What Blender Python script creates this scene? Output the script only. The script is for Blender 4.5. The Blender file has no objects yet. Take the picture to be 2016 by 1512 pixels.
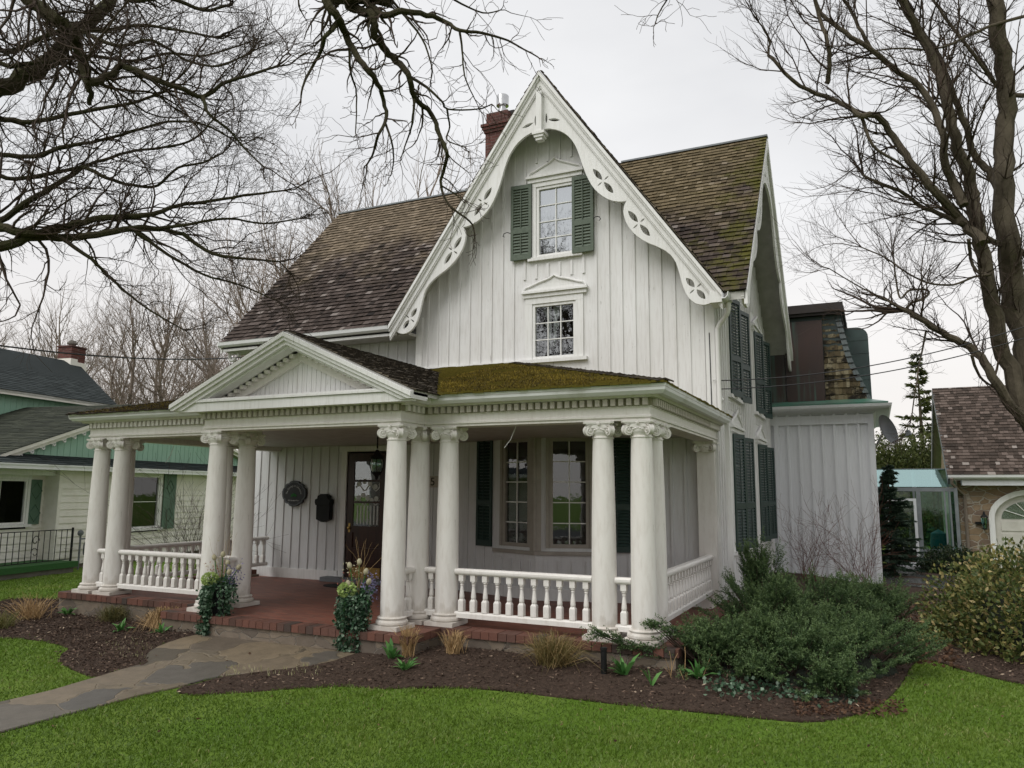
import bpy, math, random
import numpy as np
from mathutils import Vector, Matrix, noise
random.seed(7); rng = np.random.default_rng(7)
S = bpy.context.scene; COL = S.collection
R = math.radians; PI = math.pi
# ------------------------------------------------------------------ camera
CAM = np.array([2.2505, -8.0669, 1.55])
RV = np.array([0.90442682, 0.42657468, 0.00679485])
UV = np.array([0.05361514, -0.12944696, 0.9901358])
FV = np.array([-0.42324643, 0.89514107, 0.13994616]); FP = 1503.67
cd = bpy.data.cameras.new('camera'); cam = bpy.data.objects.new('camera', cd); COL.objects.link(cam)
cd.sensor_width = 36; cd.lens = FP/2016*36; cd.clip_end = 2000; cd.clip_start = .05
cam.matrix_world = Matrix(((RV[0], UV[0], -FV[0], CAM[0]), (RV[1], UV[1], -FV[1], CAM[1]), (RV[2], UV[2], -FV[2], CAM[2]), (0, 0, 0, 1)))
S.camera = cam
def ray(u, v): return FV + RV*(u-1008)/FP + UV*(756-v)/FP
def atd(u, v, d): return Vector(CAM + d*ray(u, v))          # point seen at a photo position, at a depth
def atz(u, v, z=-.36):
    r = ray(u, v); return Vector(CAM + (z-CAM[2])/r[2]*r)
def hz(x, y):                                                # gentle rise of the ground towards the porch
    x = np.asarray(x, float); y = np.asarray(y, float)
    f = np.interp(x, [-6.5, -5.9, -2.6, -2.1], [-.2, -.84, -.84, -.2]); dy = np.maximum(0, f-y); dx = np.maximum(0, x-.5)+np.maximum(0, -9.1-x)
    d = np.clip(np.sqrt(dy*dy+dx*dx)/1.7, 0, 1); a = np.interp(x, [-9, -6.4, -5.8, -2.6, -2.2, 0, 2], [.03, .05, .12, .12, .16, .15, .1])
    return -.36+a*(1-d*d*(3-2*d))
def atg(u, v, up=0):
    z = -.3
    for _ in range(25):
        p = atz(u, v, z); z = float(hz(p.x, p.y))
    p.z = z+up; return p
def aty(u, v, y):
    r = ray(u, v); return Vector(CAM + (y-CAM[1])/r[1]*r)
# ------------------------------------------------------------------ objects
W = {}
def tag(o, label=None, cat=None, group=None, kind=None):
    if label: o['label'] = label
    if cat: o['category'] = cat
    if group: o['group'] = group
    if kind: o['kind'] = kind
    return o
def thing(name, loc, label, cat, group=None, rz=0):
    o = bpy.data.objects.new(name, None); COL.objects.link(o); o.location = loc; o.rotation_euler = (0, 0, rz)
    o.empty_display_size = .2
    W[o] = Matrix.Translation(loc) @ Matrix.Rotation(rz, 4, 'Z'); return tag(o, label, cat, group)
def link(name, me, mats, parent=None, origin=None):
    for m in (mats if isinstance(mats, (list, tuple)) else [mats]): me.materials.append(m)
    o = bpy.data.objects.new(name, me); COL.objects.link(o)
    if parent is not None:
        me.transform(W[parent].inverted()); o.parent = parent; W[o] = W[parent]
    elif origin is not None:
        me.transform(Matrix.Translation(-Vector(origin))); o.location = origin; W[o] = Matrix.Translation(origin)
    else: W[o] = Matrix()
    return o
def copy_tree(o, parent=None):
    c = o.copy(); COL.objects.link(c)
    if parent is not None: c.parent = parent
    for ch in [x for x in bpy.data.objects if x.parent == o]: copy_tree(ch, c)
    return c
def npmesh(name, V, F, attr=None, smooth=False):
    V = np.asarray(V, np.float32).reshape(-1, 3); F = np.asarray(F, np.int32); n, k = F.shape
    me = bpy.data.meshes.new(name); me.vertices.add(len(V)); me.vertices.foreach_set('co', V.ravel())
    me.loops.add(n*k); me.loops.foreach_set('vertex_index', F.ravel())
    me.polygons.add(n); me.polygons.foreach_set('loop_start', np.arange(n, dtype=np.int32)*k)
    if smooth: me.polygons.foreach_set('use_smooth', np.ones(n, bool))
    me.update(calc_edges=True)
    if attr is not None:
        a = me.attributes.new('rnd', 'FLOAT', 'FACE'); a.data.foreach_set('value', np.asarray(attr, np.float32))
    return me
class MB:
    def __init__(s): s.v = []; s.f = []; s.mi = []; s.a = []; s.cur = 0; s.r = 0.0
    def add(s, vs, fs):
        b = len(s.v); s.v += [tuple(p) for p in vs]
        for f in fs: s.f.append([b+i for i in f]); s.mi.append(s.cur); s.a.append(s.r)
        return s
    def quad(s, *p): return s.add(p, [list(range(len(p)))])
    def box(s, x0, x1, y0, y1, z0, z1):
        return s.add([(x0,y0,z0),(x1,y0,z0),(x1,y1,z0),(x0,y1,z0),(x0,y0,z1),(x1,y0,z1),(x1,y1,z1),(x0,y1,z1)],
            [(0,3,2,1),(4,5,6,7),(0,1,5,4),(1,2,6,5),(2,3,7,6),(3,0,4,7)])
    def fbox(s, O, U, N, Z, u0, u1, n0, n1, z0, z1):         # box in a frame O + u*U + n*N + z*Z
        P = [O+U*a+N*b+Z*c for c in (z0, z1) for a, b in ((u0,n0),(u1,n0),(u1,n1),(u0,n1))]
        return s.add(P, [(0,3,2,1),(4,5,6,7),(0,1,5,4),(1,2,6,5),(2,3,7,6),(3,0,4,7)])
    def bar(s, p, q, w, h, up=(0, 0, 1)):
        p = Vector(p); q = Vector(q); d = (q-p); L = d.length; d.normalize(); u = Vector(up)
        sd = d.cross(u).normalized(); u = sd.cross(d).normalized()
        return s.fbox(p, d, sd, u, 0, L, -w/2, w/2, -h/2, h/2)
    def tube(s, pts, rad, n=8, cap=True):
        pts = [Vector(p) for p in pts]; m = len(pts)
        if not isinstance(rad, (list, tuple)): rad = [rad]*m
        vs = []; t = (pts[1]-pts[0]).normalized(); u = t.orthogonal().normalized()
        for i, p in enumerate(pts):
            t = (pts[min(i+1, m-1)]-pts[max(i-1, 0)]).normalized(); u = (u-t*u.dot(t))
            if u.length < 1e-5: u = t.orthogonal()
            u.normalize(); w = t.cross(u)
            for k in range(n):
                a = 2*PI*k/n; vs.append(p+(u*math.cos(a)+w*math.sin(a))*rad[i])
        fs = [(i*n+k, i*n+(k+1) % n, (i+1)*n+(k+1) % n, (i+1)*n+k) for i in range(m-1) for k in range(n)]
        if cap: fs += [list(range(n))[::-1], [(m-1)*n+k for k in range(n)]]
        return s.add(vs, fs)
    def lathe(s, prof, c, n=24, axis=None):                   # prof = [(r, h)]
        c = Vector(c); X, Y, Z = axis or (Vector((1,0,0)), Vector((0,1,0)), Vector((0,0,1)))
        vs = [c+X*(r*math.cos(2*PI*k/n))+Y*(r*math.sin(2*PI*k/n))+Z*h for r, h in prof for k in range(n)]
        m = len(prof)
        fs = [(i*n+k, i*n+(k+1) % n, (i+1)*n+(k+1) % n, (i+1)*n+k) for i in range(m-1) for k in range(n)]
        fs += [list(range(n))[::-1], [(m-1)*n+k for k in range(n)]]
        return s.add(vs, fs)
    def prism(s, prof, p, q, up=(0, 0, 1), side=None):       # profile (a = outward, b = up) swept from p to q
        p = Vector(p); q = Vector(q); d = (q-p).normalized(); u = Vector(up)
        sd = Vector(side) if side else d.cross(u).normalized()
        k = len(prof); vs = [o+sd*a+u*b for o in (p, q) for a, b in prof]
        return s.add(vs, [(i, (i+1) % k, k+(i+1) % k, k+i) for i in range(k)]+[list(range(k))[::-1], list(range(k, 2*k))])
    def build(s, name, mat, parent=None, origin=None, smooth=False):
        me = bpy.data.meshes.new(name); me.from_pydata(s.v, [], s.f)
        if any(s.mi): me.polygons.foreach_set('material_index', s.mi)
        if any(s.a):
            a = me.attributes.new('rnd', 'FLOAT', 'FACE'); a.data.foreach_set('value', s.a)
        if smooth:
            me.polygons.foreach_set('use_smooth', [True]*len(me.polygons))
            try: me.set_sharp_from_angle(angle=R(40))
            except Exception: pass
        me.update(); return link(name, me, mat, parent, origin)
def curve_mesh(loops, half, bevel=0):
    cu = bpy.data.curves.new('c', 'CURVE'); cu.dimensions = '2D'; cu.fill_mode = 'BOTH'; cu.extrude = half; cu.bevel_depth = bevel; cu.bevel_resolution = 1
    for L in loops:
        sp = cu.splines.new('POLY'); sp.points.add(len(L)-1); sp.use_cyclic_u = True
        for i, (x, y) in enumerate(L): sp.points[i].co = (x, y, 0, 1)
    o = bpy.data.objects.new('c', cu); COL.objects.link(o); bpy.context.view_layer.update()
    dg = bpy.context.evaluated_depsgraph_get(); me = bpy.data.meshes.new_from_object(o.evaluated_get(dg))
    bpy.data.objects.remove(o); bpy.data.curves.remove(cu); me.materials.clear(); return me
def frame_m(O, X, Y):
    X = Vector(X).normalized(); Y = Vector(Y).normalized(); Z = X.cross(Y); O = Vector(O)
    return Matrix(((X[0],Y[0],Z[0],O[0]),(X[1],Y[1],Z[1],O[1]),(X[2],Y[2],Z[2],O[2]),(0,0,0,1)))
def text_mesh(t, size, ex=.003, al='CENTER'):
    cu = bpy.data.curves.new('t', 'FONT'); cu.body = t; cu.size = size; cu.extrude = ex; cu.align_x = al; cu.resolution_u = 3
    o = bpy.data.objects.new('t', cu); COL.objects.link(o); bpy.context.view_layer.update()
    dg = bpy.context.evaluated_depsgraph_get(); me = bpy.data.meshes.new_from_object(o.evaluated_get(dg))
    bpy.data.objects.remove(o); bpy.data.curves.remove(cu); me.materials.clear(); return me
def add_me(mb, me, M):
    mb.add([M @ v.co for v in me.vertices], [list(p.vertices) for p in me.polygons])
def blades(P, D, L, Wd, droop=.3, face=None):                # curved grass-like blades, 5 verts and 3 tris each
    P = np.asarray(P, float); D = np.asarray(D, float); n = len(P); L = np.broadcast_to(L, n)[:, None]; Wd = np.broadcast_to(Wd, n)[:, None]
    D = D/np.linalg.norm(D, axis=1, keepdims=True)
    s = np.cross(D, rng.normal(size=(n, 3)) if face is None else face); s /= np.linalg.norm(s, axis=1, keepdims=True)+1e-9
    g = np.zeros((n, 3)); g[:, 2] = -1
    m = P+D*L*.55+g*L*droop*.2; t = P+D*L*.95+g*L*droop
    V = np.stack([P-s*Wd*.5, P+s*Wd*.5, m-s*Wd*.42, m+s*Wd*.42, t], 1).reshape(-1, 3)
    b = (np.arange(n)*5)[:, None, None]; F = (b+np.array([[0,1,2],[1,3,2],[2,3,4]])[None]).reshape(-1, 3)
    return V, F
def segmesh(name, segs, n=4):
    A = np.array([list(a)+list(b)+[r0, r1] for a, b, r0, r1 in segs], float)
    p, q = A[:, :3], A[:, 3:6]; r0, r1 = A[:, 6], A[:, 7]; d = q-p; d /= np.linalg.norm(d, axis=1, keepdims=True)+1e-9
    h = np.where(np.abs(d[:, 2:3]) > .9, [[1., 0, 0]], [[0., 0, 1.]]); u = np.cross(d, h); u /= np.linalg.norm(u, axis=1, keepdims=True); w = np.cross(d, u)
    vs = []
    for c, r in ((p, r0), (q, r1)):
        for k in range(n):
            a = 2*PI*k/n; vs.append(c+(u*math.cos(a)+w*math.sin(a))*r[:, None])
    V = np.stack(vs, 1).reshape(-1, 3); b = (np.arange(len(A))*2*n)[:, None, None]
    F = (b+np.array([[k, (k+1) % n, n+(k+1) % n, n+k] for k in range(n)])[None]).reshape(-1, 4)
    return npmesh(name, V, F, smooth=True)
def leafmesh(name, P, D, L, Wd, fold=.25, parent=None, mat=None, origin=None):  # diamond leaves with a fold
    P = np.asarray(P, float); D = np.asarray(D, float); n = len(P); D = D/np.linalg.norm(D, axis=1, keepdims=True)
    L = np.broadcast_to(L, n)[:, None]; Wd = np.broadcast_to(Wd, n)[:, None]
    s = np.cross(D, rng.normal(size=(n, 3))); s /= np.linalg.norm(s, axis=1, keepdims=True)+1e-9; u = np.cross(s, D)
    V = np.stack([P, P+D*L*.45+s*Wd*.5+u*Wd*fold, P+D*L, P+D*L*.45-s*Wd*.5+u*Wd*fold], 1).reshape(-1, 3)
    b = (np.arange(n)*4)[:, None, None]; F = (b+np.array([[0,1,2],[0,2,3]])[None]).reshape(-1, 3)
    a = np.repeat(rng.random(n), 2)
    return link(name, npmesh(name, V, F, a), mat, parent, origin)
def inpoly(x, y, poly):
    ins = np.zeros(len(x), bool); k = len(poly)
    for i in range(k):
        x0, y0 = poly[i][:2]; x1, y1 = poly[(i+1) % k][:2]
        if y0 == y1: continue
        c = ((y0 > y) != (y1 > y)) & (x < (x1-x0)*(y-y0)/(y1-y0)+x0); ins ^= c
    return ins
# ------------------------------------------------------------------ materials
class N:
    def __init__(s, name):
        s.m = bpy.data.materials.new(name); s.m.use_nodes = True; s.t = s.m.node_tree; s.t.nodes.clear()
        s.out = s.t.nodes.new('ShaderNodeOutputMaterial'); s.b = s.t.nodes.new('ShaderNodeBsdfPrincipled'); s.l(s.b.outputs[0], s.out.inputs[0])
        s.tc = s.t.nodes.new('ShaderNodeTexCoord')
    def l(s, a, b): s.t.links.new(a, b)
    def n(s, ty, **k):
        x = s.t.nodes.new('ShaderNode'+ty)
        for a, b in k.items():
            if a in x.inputs.keys() if isinstance(a, str) else False: x.inputs[a].default_value = b
            else: setattr(x, a, b)
        return x
    def map(s, sc=(1, 1, 1), rot=(0, 0, 0), src='Object'):
        m = s.n('Mapping'); m.inputs['Scale'].default_value = sc; m.inputs['Rotation'].default_value = rot; s.l(s.tc.outputs[src], m.inputs[0]); return m.outputs[0]
    def noise(s, scale, vec=None, det=4, rough=.55, dist=0):
        x = s.n('TexNoise'); x.inputs['Scale'].default_value = scale; x.inputs['Detail'].default_value = det; x.inputs['Roughness'].default_value = rough; x.inputs['Distortion'].default_value = dist
        s.l(vec if vec is not None else s.tc.outputs['Object'], x.inputs['Vector']); return x.outputs['Fac']
    def ramp(s, fac, stops, interp='LINEAR'):
        x = s.n('ValToRGB'); x.color_ramp.interpolation = interp; e = x.color_ramp.elements
        while len(e) > 1: e.remove(e[-1])
        for i, (p, c) in enumerate(stops):
            q = e[0] if i == 0 else e.new(p); q.position = p
            q.color = (*c, 1) if isinstance(c, (tuple, list)) else (c, c, c, 1)
        s.l(fac, x.inputs[0]); return x.outputs[0]
    def mix(s, f, a, b, mode='MIX'):
        x = s.n('Mix'); x.data_type = 'RGBA'; x.blend_type = mode
        for v, i in ((f, 0), (a, 6), (b, 7)):
            if hasattr(v, 'links'): s.l(v, x.inputs[i])
            elif i == 0: x.inputs[0].default_value = v
            else: x.inputs[i].default_value = (*v, 1)
        return x.outputs[2]
    def math(s, op, a, b=0):
        x = s.n('Math'); x.operation = op
        for v, i in ((a, 0), (b, 1)):
            if hasattr(v, 'links'): s.l(v, x.inputs[i])
            else: x.inputs[i].default_value = v
        return x.outputs[0]
    def bump(s, h, st=.3, dist=.01):
        x = s.n('Bump'); x.inputs['Strength'].default_value = st; x.inputs['Distance'].default_value = dist; s.l(h, x.inputs['Height']); s.l(x.outputs[0], s.b.inputs['Normal'])
    def done(s, col, rough=.6, spec=.4, metal=0):
        if hasattr(col, 'links'): s.l(col, s.b.inputs['Base Color'])
        else: s.b.inputs['Base Color'].default_value = (*col, 1)
        if hasattr(rough, 'links'): s.l(rough, s.b.inputs['Roughness'])
        else: s.b.inputs['Roughness'].default_value = rough
        s.b.inputs['Specular IOR Level'].default_value = spec; s.b.inputs['Metallic'].default_value = metal; return s.m
    def attr(s): x = s.n('Attribute'); x.attribute_name = 'rnd'; return x.outputs['Fac']
def plain(name, c1, c2=None, scale=6, rough=.6, bump=.15, bs=40, st=(1, 1, 1), spec=.4, metal=0, bd=.004):
    k = N(name); c2 = c2 or tuple(x*.8 for x in c1)
    v = k.map(st); col = k.mix(k.ramp(k.noise(scale, v), [(.3, 0.), (.7, 1.)]), c1, c2)
    if bump: k.bump(k.noise(bs, v), bump, bd)
    return k.done(col, rough, spec, metal)
def paint(name, c, dirt, peel=.66, streak=(9, 9, .8), base=False):
    k = N(name)
    a = k.ramp(k.noise(1.3, k.map((1, 1, .5))), [(.35, 0.), (.75, 1.)])
    col = k.mix(k.math('MULTIPLY', a, .35), c, dirt)
    s = k.ramp(k.noise(3, k.map(streak), 5, .65), [(.48, 0.), (.7, 1.)])
    col = k.mix(k.math('MULTIPLY', s, .4), col, dirt)
    p = k.ramp(k.noise(9, k.map((3, 3, .35)), 6, .7), [(peel, 0.), (peel+.04, 1.)])
    col = k.mix(k.math('MULTIPLY', p, .55), col, tuple(x*.4 for x in dirt))
    if base:   # splash dirt on the lowest part
        sz = k.n('SeparateXYZ'); k.l(k.tc.outputs['Object'], sz.inputs[0]); mz = k.n('MapRange'); mz.inputs[1].default_value = .0; mz.inputs[2].default_value = .42; mz.inputs[3].default_value = .30; mz.inputs[4].default_value = -.15; k.l(sz.outputs[2], mz.inputs[0])
        g = k.ramp(k.math('ADD', k.noise(7, k.map((1, 1, .5)), 6, .7), mz.outputs[0]), [(.5, 0.), (.75, 1.)]); col = k.mix(k.math('MULTIPLY', g, .5), col, (.36, .31, .25))
    cr = k.ramp(k.noise(26, k.map((1.5, 1.5, .12)), 6, .75), [(.66, 0.), (.70, 1.)]); col = k.mix(k.math('MULTIPLY', cr, .5), col, tuple(x*.45 for x in dirt))
    k.bump(k.noise(30, k.map((3, 3, .3)), 5, .7), .45, .005)
    return k.done(col, .6, .3)
M = {}
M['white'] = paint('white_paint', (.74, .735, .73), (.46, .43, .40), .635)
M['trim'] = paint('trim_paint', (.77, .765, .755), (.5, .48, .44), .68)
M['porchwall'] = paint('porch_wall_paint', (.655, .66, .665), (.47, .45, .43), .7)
M['column'] = paint('column_paint', (.75, .725, .69), (.54, .49, .44), .67, (6, 6, 1.2), True)
M['ext'] = paint('pale_wall_paint', (.66, .67, .69), (.5, .5, .5), .72)
M['soffit'] = plain('soffit_paint', (.5, .49, .46), (.38, .37, .34))
M['gutter'] = None
k = N('gutter_metal'); c = k.mix(k.ramp(k.noise(2.2, k.map((1, 1, 1))), [(.58, 0.), (.8, 1.)]), (.72, .725, .725), (.5, .5, .43)); M['gutter'] = k.done(c, .4, .5)
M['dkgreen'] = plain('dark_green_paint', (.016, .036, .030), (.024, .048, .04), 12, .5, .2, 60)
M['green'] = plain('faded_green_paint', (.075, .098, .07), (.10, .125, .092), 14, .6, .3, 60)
M['black'] = plain('black_iron', (.006, .006, .006), (.011, .011, .011), 8, .6, spec=.25)
M['frame'] = plain('tan_frame_paint', (.36, .33, .29), (.28, .255, .22), 5, .5)
M['door'] = plain('varnished_door_wood', (.045, .014, .008), (.022, .008, .005), 5, .35, .1, 30, (2, 2, .3))
M['brass'] = plain('brass', (.45, .3, .1), (.33, .22, .08), 5, .35, .05, metal=.8)
M['steel'] = plain('stainless_steel', (.6, .6, .6), (.45, .45, .45), 5, .25, .05, metal=1)
M['grey'] = plain('grey_paint', (.16, .17, .18), (.11, .12, .13), 5, .6)
M['plastic'] = plain('black_plastic', (.012, .012, .013), (.018, .018, .02), 8, .5)
M['bark'] = plain('bark', (.13, .108, .08), (.06, .05, .036), 5, .9, .9, 22, (1, 1, .4), .1, bd=.03)
M['barkmoss'] = plain('mossy_bark', (.042, .032, .022), (.045, .046, .02), 3, .9, .9, 25, spec=.1, bd=.03)
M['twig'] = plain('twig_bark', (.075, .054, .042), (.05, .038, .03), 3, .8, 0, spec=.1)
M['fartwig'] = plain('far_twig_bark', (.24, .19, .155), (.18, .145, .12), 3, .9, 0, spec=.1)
M['redtwig'] = plain('red_twig_bark', (.16, .075, .055), (.10, .05, .04), 3, .8, 0, spec=.1)
M['straw'] = plain('straw', (.42, .28, .13), (.30, .19, .085), 20, .7, 0)
M['conc'] = plain('concrete', (.2, .18, .155), (.12, .11, .095), 4, .85, .5, 40, bd=.01)
M['lead'] = plain('lead_flashing', (.2, .22, .23), (.14, .15, .16), 5, .5)
M['carpet'] = plain('green_outdoor_carpet', (.035, .12, .03), (.03, .09, .025), 30, .95, .3, 200)
def leafmat(name, stops, rough=.5, tr=.25):
    k = N(name); col = k.ramp(k.attr(), stops); col = k.mix(k.math('MULTIPLY', k.noise(2.0), .5), col, tuple(x*.55 for x in stops[0][1]))
    k.b.inputs['Transmission Weight'].default_value = 0
    k.done(col, rough, .35)
    d = k.n('BsdfTranslucent'); k.l(col, d.inputs[0]); mx = k.n('MixShader'); mx.inputs[0].default_value = tr
    k.l(k.b.outputs[0], mx.inputs[1]); k.l(d.outputs[0], mx.inputs[2]); k.l(mx.outputs[0], k.out.inputs[0]); return k.m
M['grass'] = leafmat('grass_blade', [(0, (.065, .12, .012)), (.45, (.125, .21, .02)), (.8, (.23, .29, .06)), (1, (.42, .36, .17))])
M['juniper'] = leafmat('juniper_needle', [(0, (.014, .034, .012)), (.4, (.042, .088, .028)), (1, (.16, .235, .085))], .6)
M['ivy'] = leafmat('ivy_leaf', [(0, (.02, .055, .028)), (.5, (.06, .125, .065)), (1, (.28, .38, .27))], .4)
M['lily'] = leafmat('fresh_leaf', [(0, (.07, .2, .05)), (1, (.17, .36, .10))], .4)
M['gold'] = leafmat('golden_leaf', [(0, (.05, .08, .022)), (.5, (.13, .155, .042)), (.82, (.30, .27, .085)), (1, (.52, .38, .18))], .5)
M['dkleaf'] = leafmat('dark_leaf', [(0, (.012, .028, .012)), (.7, (.03, .055, .02)), (1, (.09, .11, .04))], .45)
M['spruce'] = leafmat('spruce_needle', [(0, (.02, .042, .028)), (1, (.08, .125, .075))], .6)
M['hedge'] = leafmat('cedar_leaf', [(0, (.035, .05, .012)), (.6, (.08, .10, .022)), (1, (.14, .15, .045))], .7)
M['mossblade'] = leafmat('roof_moss', [(0, (.04, .03, .008)), (.45, (.15, .11, .014)), (1, (.42, .31, .04))], .8)
M['dryleaf'] = leafmat('dead_leaf', [(0, (.06, .03, .02)), (1, (.2, .11, .06))], .8)
def petal(name, c): return leafmat(name, [(0, tuple(x*.7 for x in c)), (1, c)], .5, .3)
M['cream'] = petal('cream_petal', (.8, .74, .5)); M['lime'] = petal('lime_petal', (.55, .7, .25)); M['purple'] = petal('lilac_petal', (.3, .27, .48)); M['pink'] = petal('rust_petal', (.45, .17, .13))
def shingle(name, ramp, moss=None, msc=1.2, mt=(.5, .62), light=None, flip=None, grad=None):
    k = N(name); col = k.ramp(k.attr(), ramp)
    col = k.mix(k.math('MULTIPLY', k.noise(60, k.map((1, 1, 1)), 3), .5), col, tuple(x*.5 for x in ramp[0][1]))
    if light:   # bleached towards the ridge, dark and damp lower down
        sz = k.n('SeparateXYZ'); k.l(k.tc.outputs['Object'], sz.inputs[0]); mz = k.n('MapRange'); mz.inputs[1].default_value = 5.2; mz.inputs[2].default_value = 8.9; mz.inputs[3].default_value = -.28; mz.inputs[4].default_value = .26; k.l(sz.outputs[2], mz.inputs[0])
        big = k.ramp(k.math('ADD', k.noise(.9, None, 6, .65), mz.outputs[0]), [(.38, 0.), (.62, 1.)]); col = k.mix(k.math('MULTIPLY', big, .7), col, k.mix(k.attr(), tuple(x*.55 for x in light), light))
    if moss:
        nz = k.noise(msc, None, 6, .7)
        if grad:   # grows thicker towards one end of the roof
            sx = k.n('SeparateXYZ'); k.l(k.tc.outputs['Object'], sx.inputs[0])
            mr = k.n('MapRange'); mr.inputs[1].default_value = grad[1]; mr.inputs[2].default_value = grad[2]; mr.inputs[3].default_value = -.25; mr.inputs[4].default_value = .16
            k.l(sx.outputs[grad[0]], mr.inputs[0]); nz = k.math('ADD', nz, mr.outputs[0])
        m = k.ramp(nz, [(mt[0], 0.), (mt[1], 1.)]); mc = k.mix(k.noise(25), moss, tuple(x*.4 for x in moss)); col = k.mix(m, col, mc)
    k.bump(k.noise(40, k.map((1, 1, 1)), 5, .7), .5, .01); return k.done(col, .85, .2)
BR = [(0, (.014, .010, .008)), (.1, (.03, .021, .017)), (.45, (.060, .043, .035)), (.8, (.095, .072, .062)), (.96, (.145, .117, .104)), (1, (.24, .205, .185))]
M['roofL'] = shingle('cedar_shakes', BR, (.05, .045, .012), 2.0, (.66, .78), (.25, .195, .13))
M['roofR'] = shingle('mossy_shakes', BR, (.10, .095, .014), 2.2, (.53, .70), (.20, .155, .08), grad=(0, .4, 3.6))
M['roofP'] = shingle('porch_shakes', [(0, (.04, .03, .022)), (.7, (.09, .07, .05)), (1, (.15, .12, .09))], (.16, .13, .02), 1.2, (.36, .48), grad=(0, -3.6, -1.0))
M['roofQ'] = shingle('pediment_shakes', [(0, (.035, .028, .02)), (.6, (.105, .086, .06)), (1, (.19, .16, .12))], (.1, .09, .02), 2.5, (.66, .8))
M['roofG'] = shingle('garage_shakes', [(0, (.035, .026, .02)), (.6, (.10, .074, .06)), (.95, (.17, .13, .11)), (1, (.32, .28, .25))])
M['shake'] = shingle('mansard_shakes', [(0, (.06, .045, .025)), (.5, (.17, .135, .075)), (1, (.30, .26, .17))], (.025, .02, .014), 3, (.47, .56))
M['asph2'] = shingle('algae_asphalt_shingles', [(0, (.022, .026, .018)), (1, (.06, .066, .045))])
M['asph'] = shingle('asphalt_shingles', [(0, (.018, .024, .024)), (1, (.045, .055, .055))])
k = N('bronze_sheet'); c = k.mix(k.ramp(k.noise(1.5, k.map((1, 1, .5)), 5), [(.4, 0.), (.7, 1.)]), (.034, .022, .019), (.055, .028, .022)); g = k.ramp(k.noise(2, k.map((2.5, 1, .15))), [(.58, 0.), (.7, 1.)]); M['bronze'] = k.done(k.mix(g, c, (.05, .10, .08)), .35, .5)
M['copper'] = plain('green_copper', (.05, .19, .13), (.10, .15, .12), 3, .3, .1, spec=.6)
M['dkcopper'] = plain('dull_copper', (.05, .08, .075), (.035, .05, .05), 2, .4, .1)
def bricks(name, sc, rot, c1, c2, mort, bw=.5, rh=.25, ms=.02, rough=.8):
    k = N(name); b = k.n('TexBrick'); b.inputs['Scale'].default_value = sc; b.inputs['Mortar Size'].default_value = ms; b.inputs['Brick Width'].default_value = bw; b.inputs['Row Height'].default_value = rh; b.inputs['Bias'].default_value = 0
    b.inputs['Color1'].default_value = (*c1, 1); b.inputs['Color2'].default_value = (*c2, 1); b.inputs['Mortar'].default_value = (*mort, 1)
    k.l(k.map((1, 1, 1), rot), b.inputs['Vector']); col = k.mix(k.math('MULTIPLY', k.ramp(k.noise(1.7, None, 6), [(.4, 0.), (.75, 1.)]), .6), b.outputs['Color'], tuple(x*.45 for x in c1))
    k.bump(b.outputs['Fac'], -.5, .01); return k.done(col, rough, .3)
M['brickfloor'] = bricks('brick_paving', 1, (0, 0, 0), (.25, .085, .055), (.15, .05, .035), (.17, .13, .10), .2, .072, .006, .55)
M['brickwall'] = bricks('chimney_brick', 1, (R(90), 0, 0), (.13, .04, .03), (.06, .022, .018), (.12, .08, .07), .2, .07, .008)
M['brickwally'] = bricks('chimney_brick_side', 1, (R(90), 0, R(90)), (.13, .04, .03), (.06, .022, .018), (.12, .08, .07), .2, .07, .008)
def stone(name, sc, cols, mortar, mw=.03, dist=.15, bump=.8, rough=.85, wet=False, st=(1, 1, 1)):
    k = N(name); v = k.map(st); nz = k.n('TexNoise'); nz.inputs['Scale'].default_value = 3; k.l(v, nz.inputs['Vector'])
    mx = k.n('Mix'); mx.data_type = 'RGBA'; mx.blend_type = 'LINEAR_LIGHT'; mx.inputs[0].default_value = dist; k.l(v, mx.inputs[6]); k.l(nz.outputs['Color'], mx.inputs[7])
    va = k.n('TexVoronoi'); va.inputs['Scale'].default_value = sc; vb = k.n('TexVoronoi'); vb.feature = 'DISTANCE_TO_EDGE'; vb.inputs['Scale'].default_value = sc
    for x in (va, vb): k.l(mx.outputs[2], x.inputs['Vector'])
    sp = k.n('SeparateColor'); k.l(va.outputs['Color'], sp.inputs[0]); col = k.ramp(sp.outputs[0], cols)
    col = k.mix(k.math('MULTIPLY', k.ramp(k.noise(7, None, 6, .7), [(.4, 0.), (.75, 1.)]), .45), col, tuple(x*.5 for x in cols[0][1]))
    e = k.ramp(vb.outputs['Distance'], [(mw*.5, 0.), (mw, 1.)]); col = k.mix(e, mortar, col)
    h = k.mix(.35, e, k.noise(14, None, 6, .7)); k.bump(h, bump, .02)
    return k.done(col, rough, .4)
M['flag'] = stone('flagstones', 1.5, [(0, (.06, .05, .036)), (.25, (.17, .135, .09)), (.5, (.085, .078, .068)), (.75, (.20, .155, .10)), (1, (.11, .09, .07))], (.15, .12, .08), .02, .2, .6, .5)
M['stonewall'] = stone('rubble_stone', 4.2, [(0, (.22, .15, .09)), (.5, (.30, .22, .14)), (1, (.17, .12, .09))], (.34, .30, .245), .06, .1, 1, .85, st=(.75, 1, 1.5))
M['stonebase'] = stone('foundation_stone', 4.5, [(0, (.14, .11, .08)), (.5, (.20, .16, .12)), (1, (.10, .08, .065))], (.19, .165, .135), .03, .15, 1, .8, st=(.8, 1, 1.5))
k = N('lawn_soil'); c = k.mix(k.ramp(k.noise(.8, None, 6), [(.4, 0.), (.65, 1.)]), (.085, .15, .018), (.12, .18, .03)); k.bump(k.noise(60), .6, .02); M['lawn'] = k.done(c, .9, .1)
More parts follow.
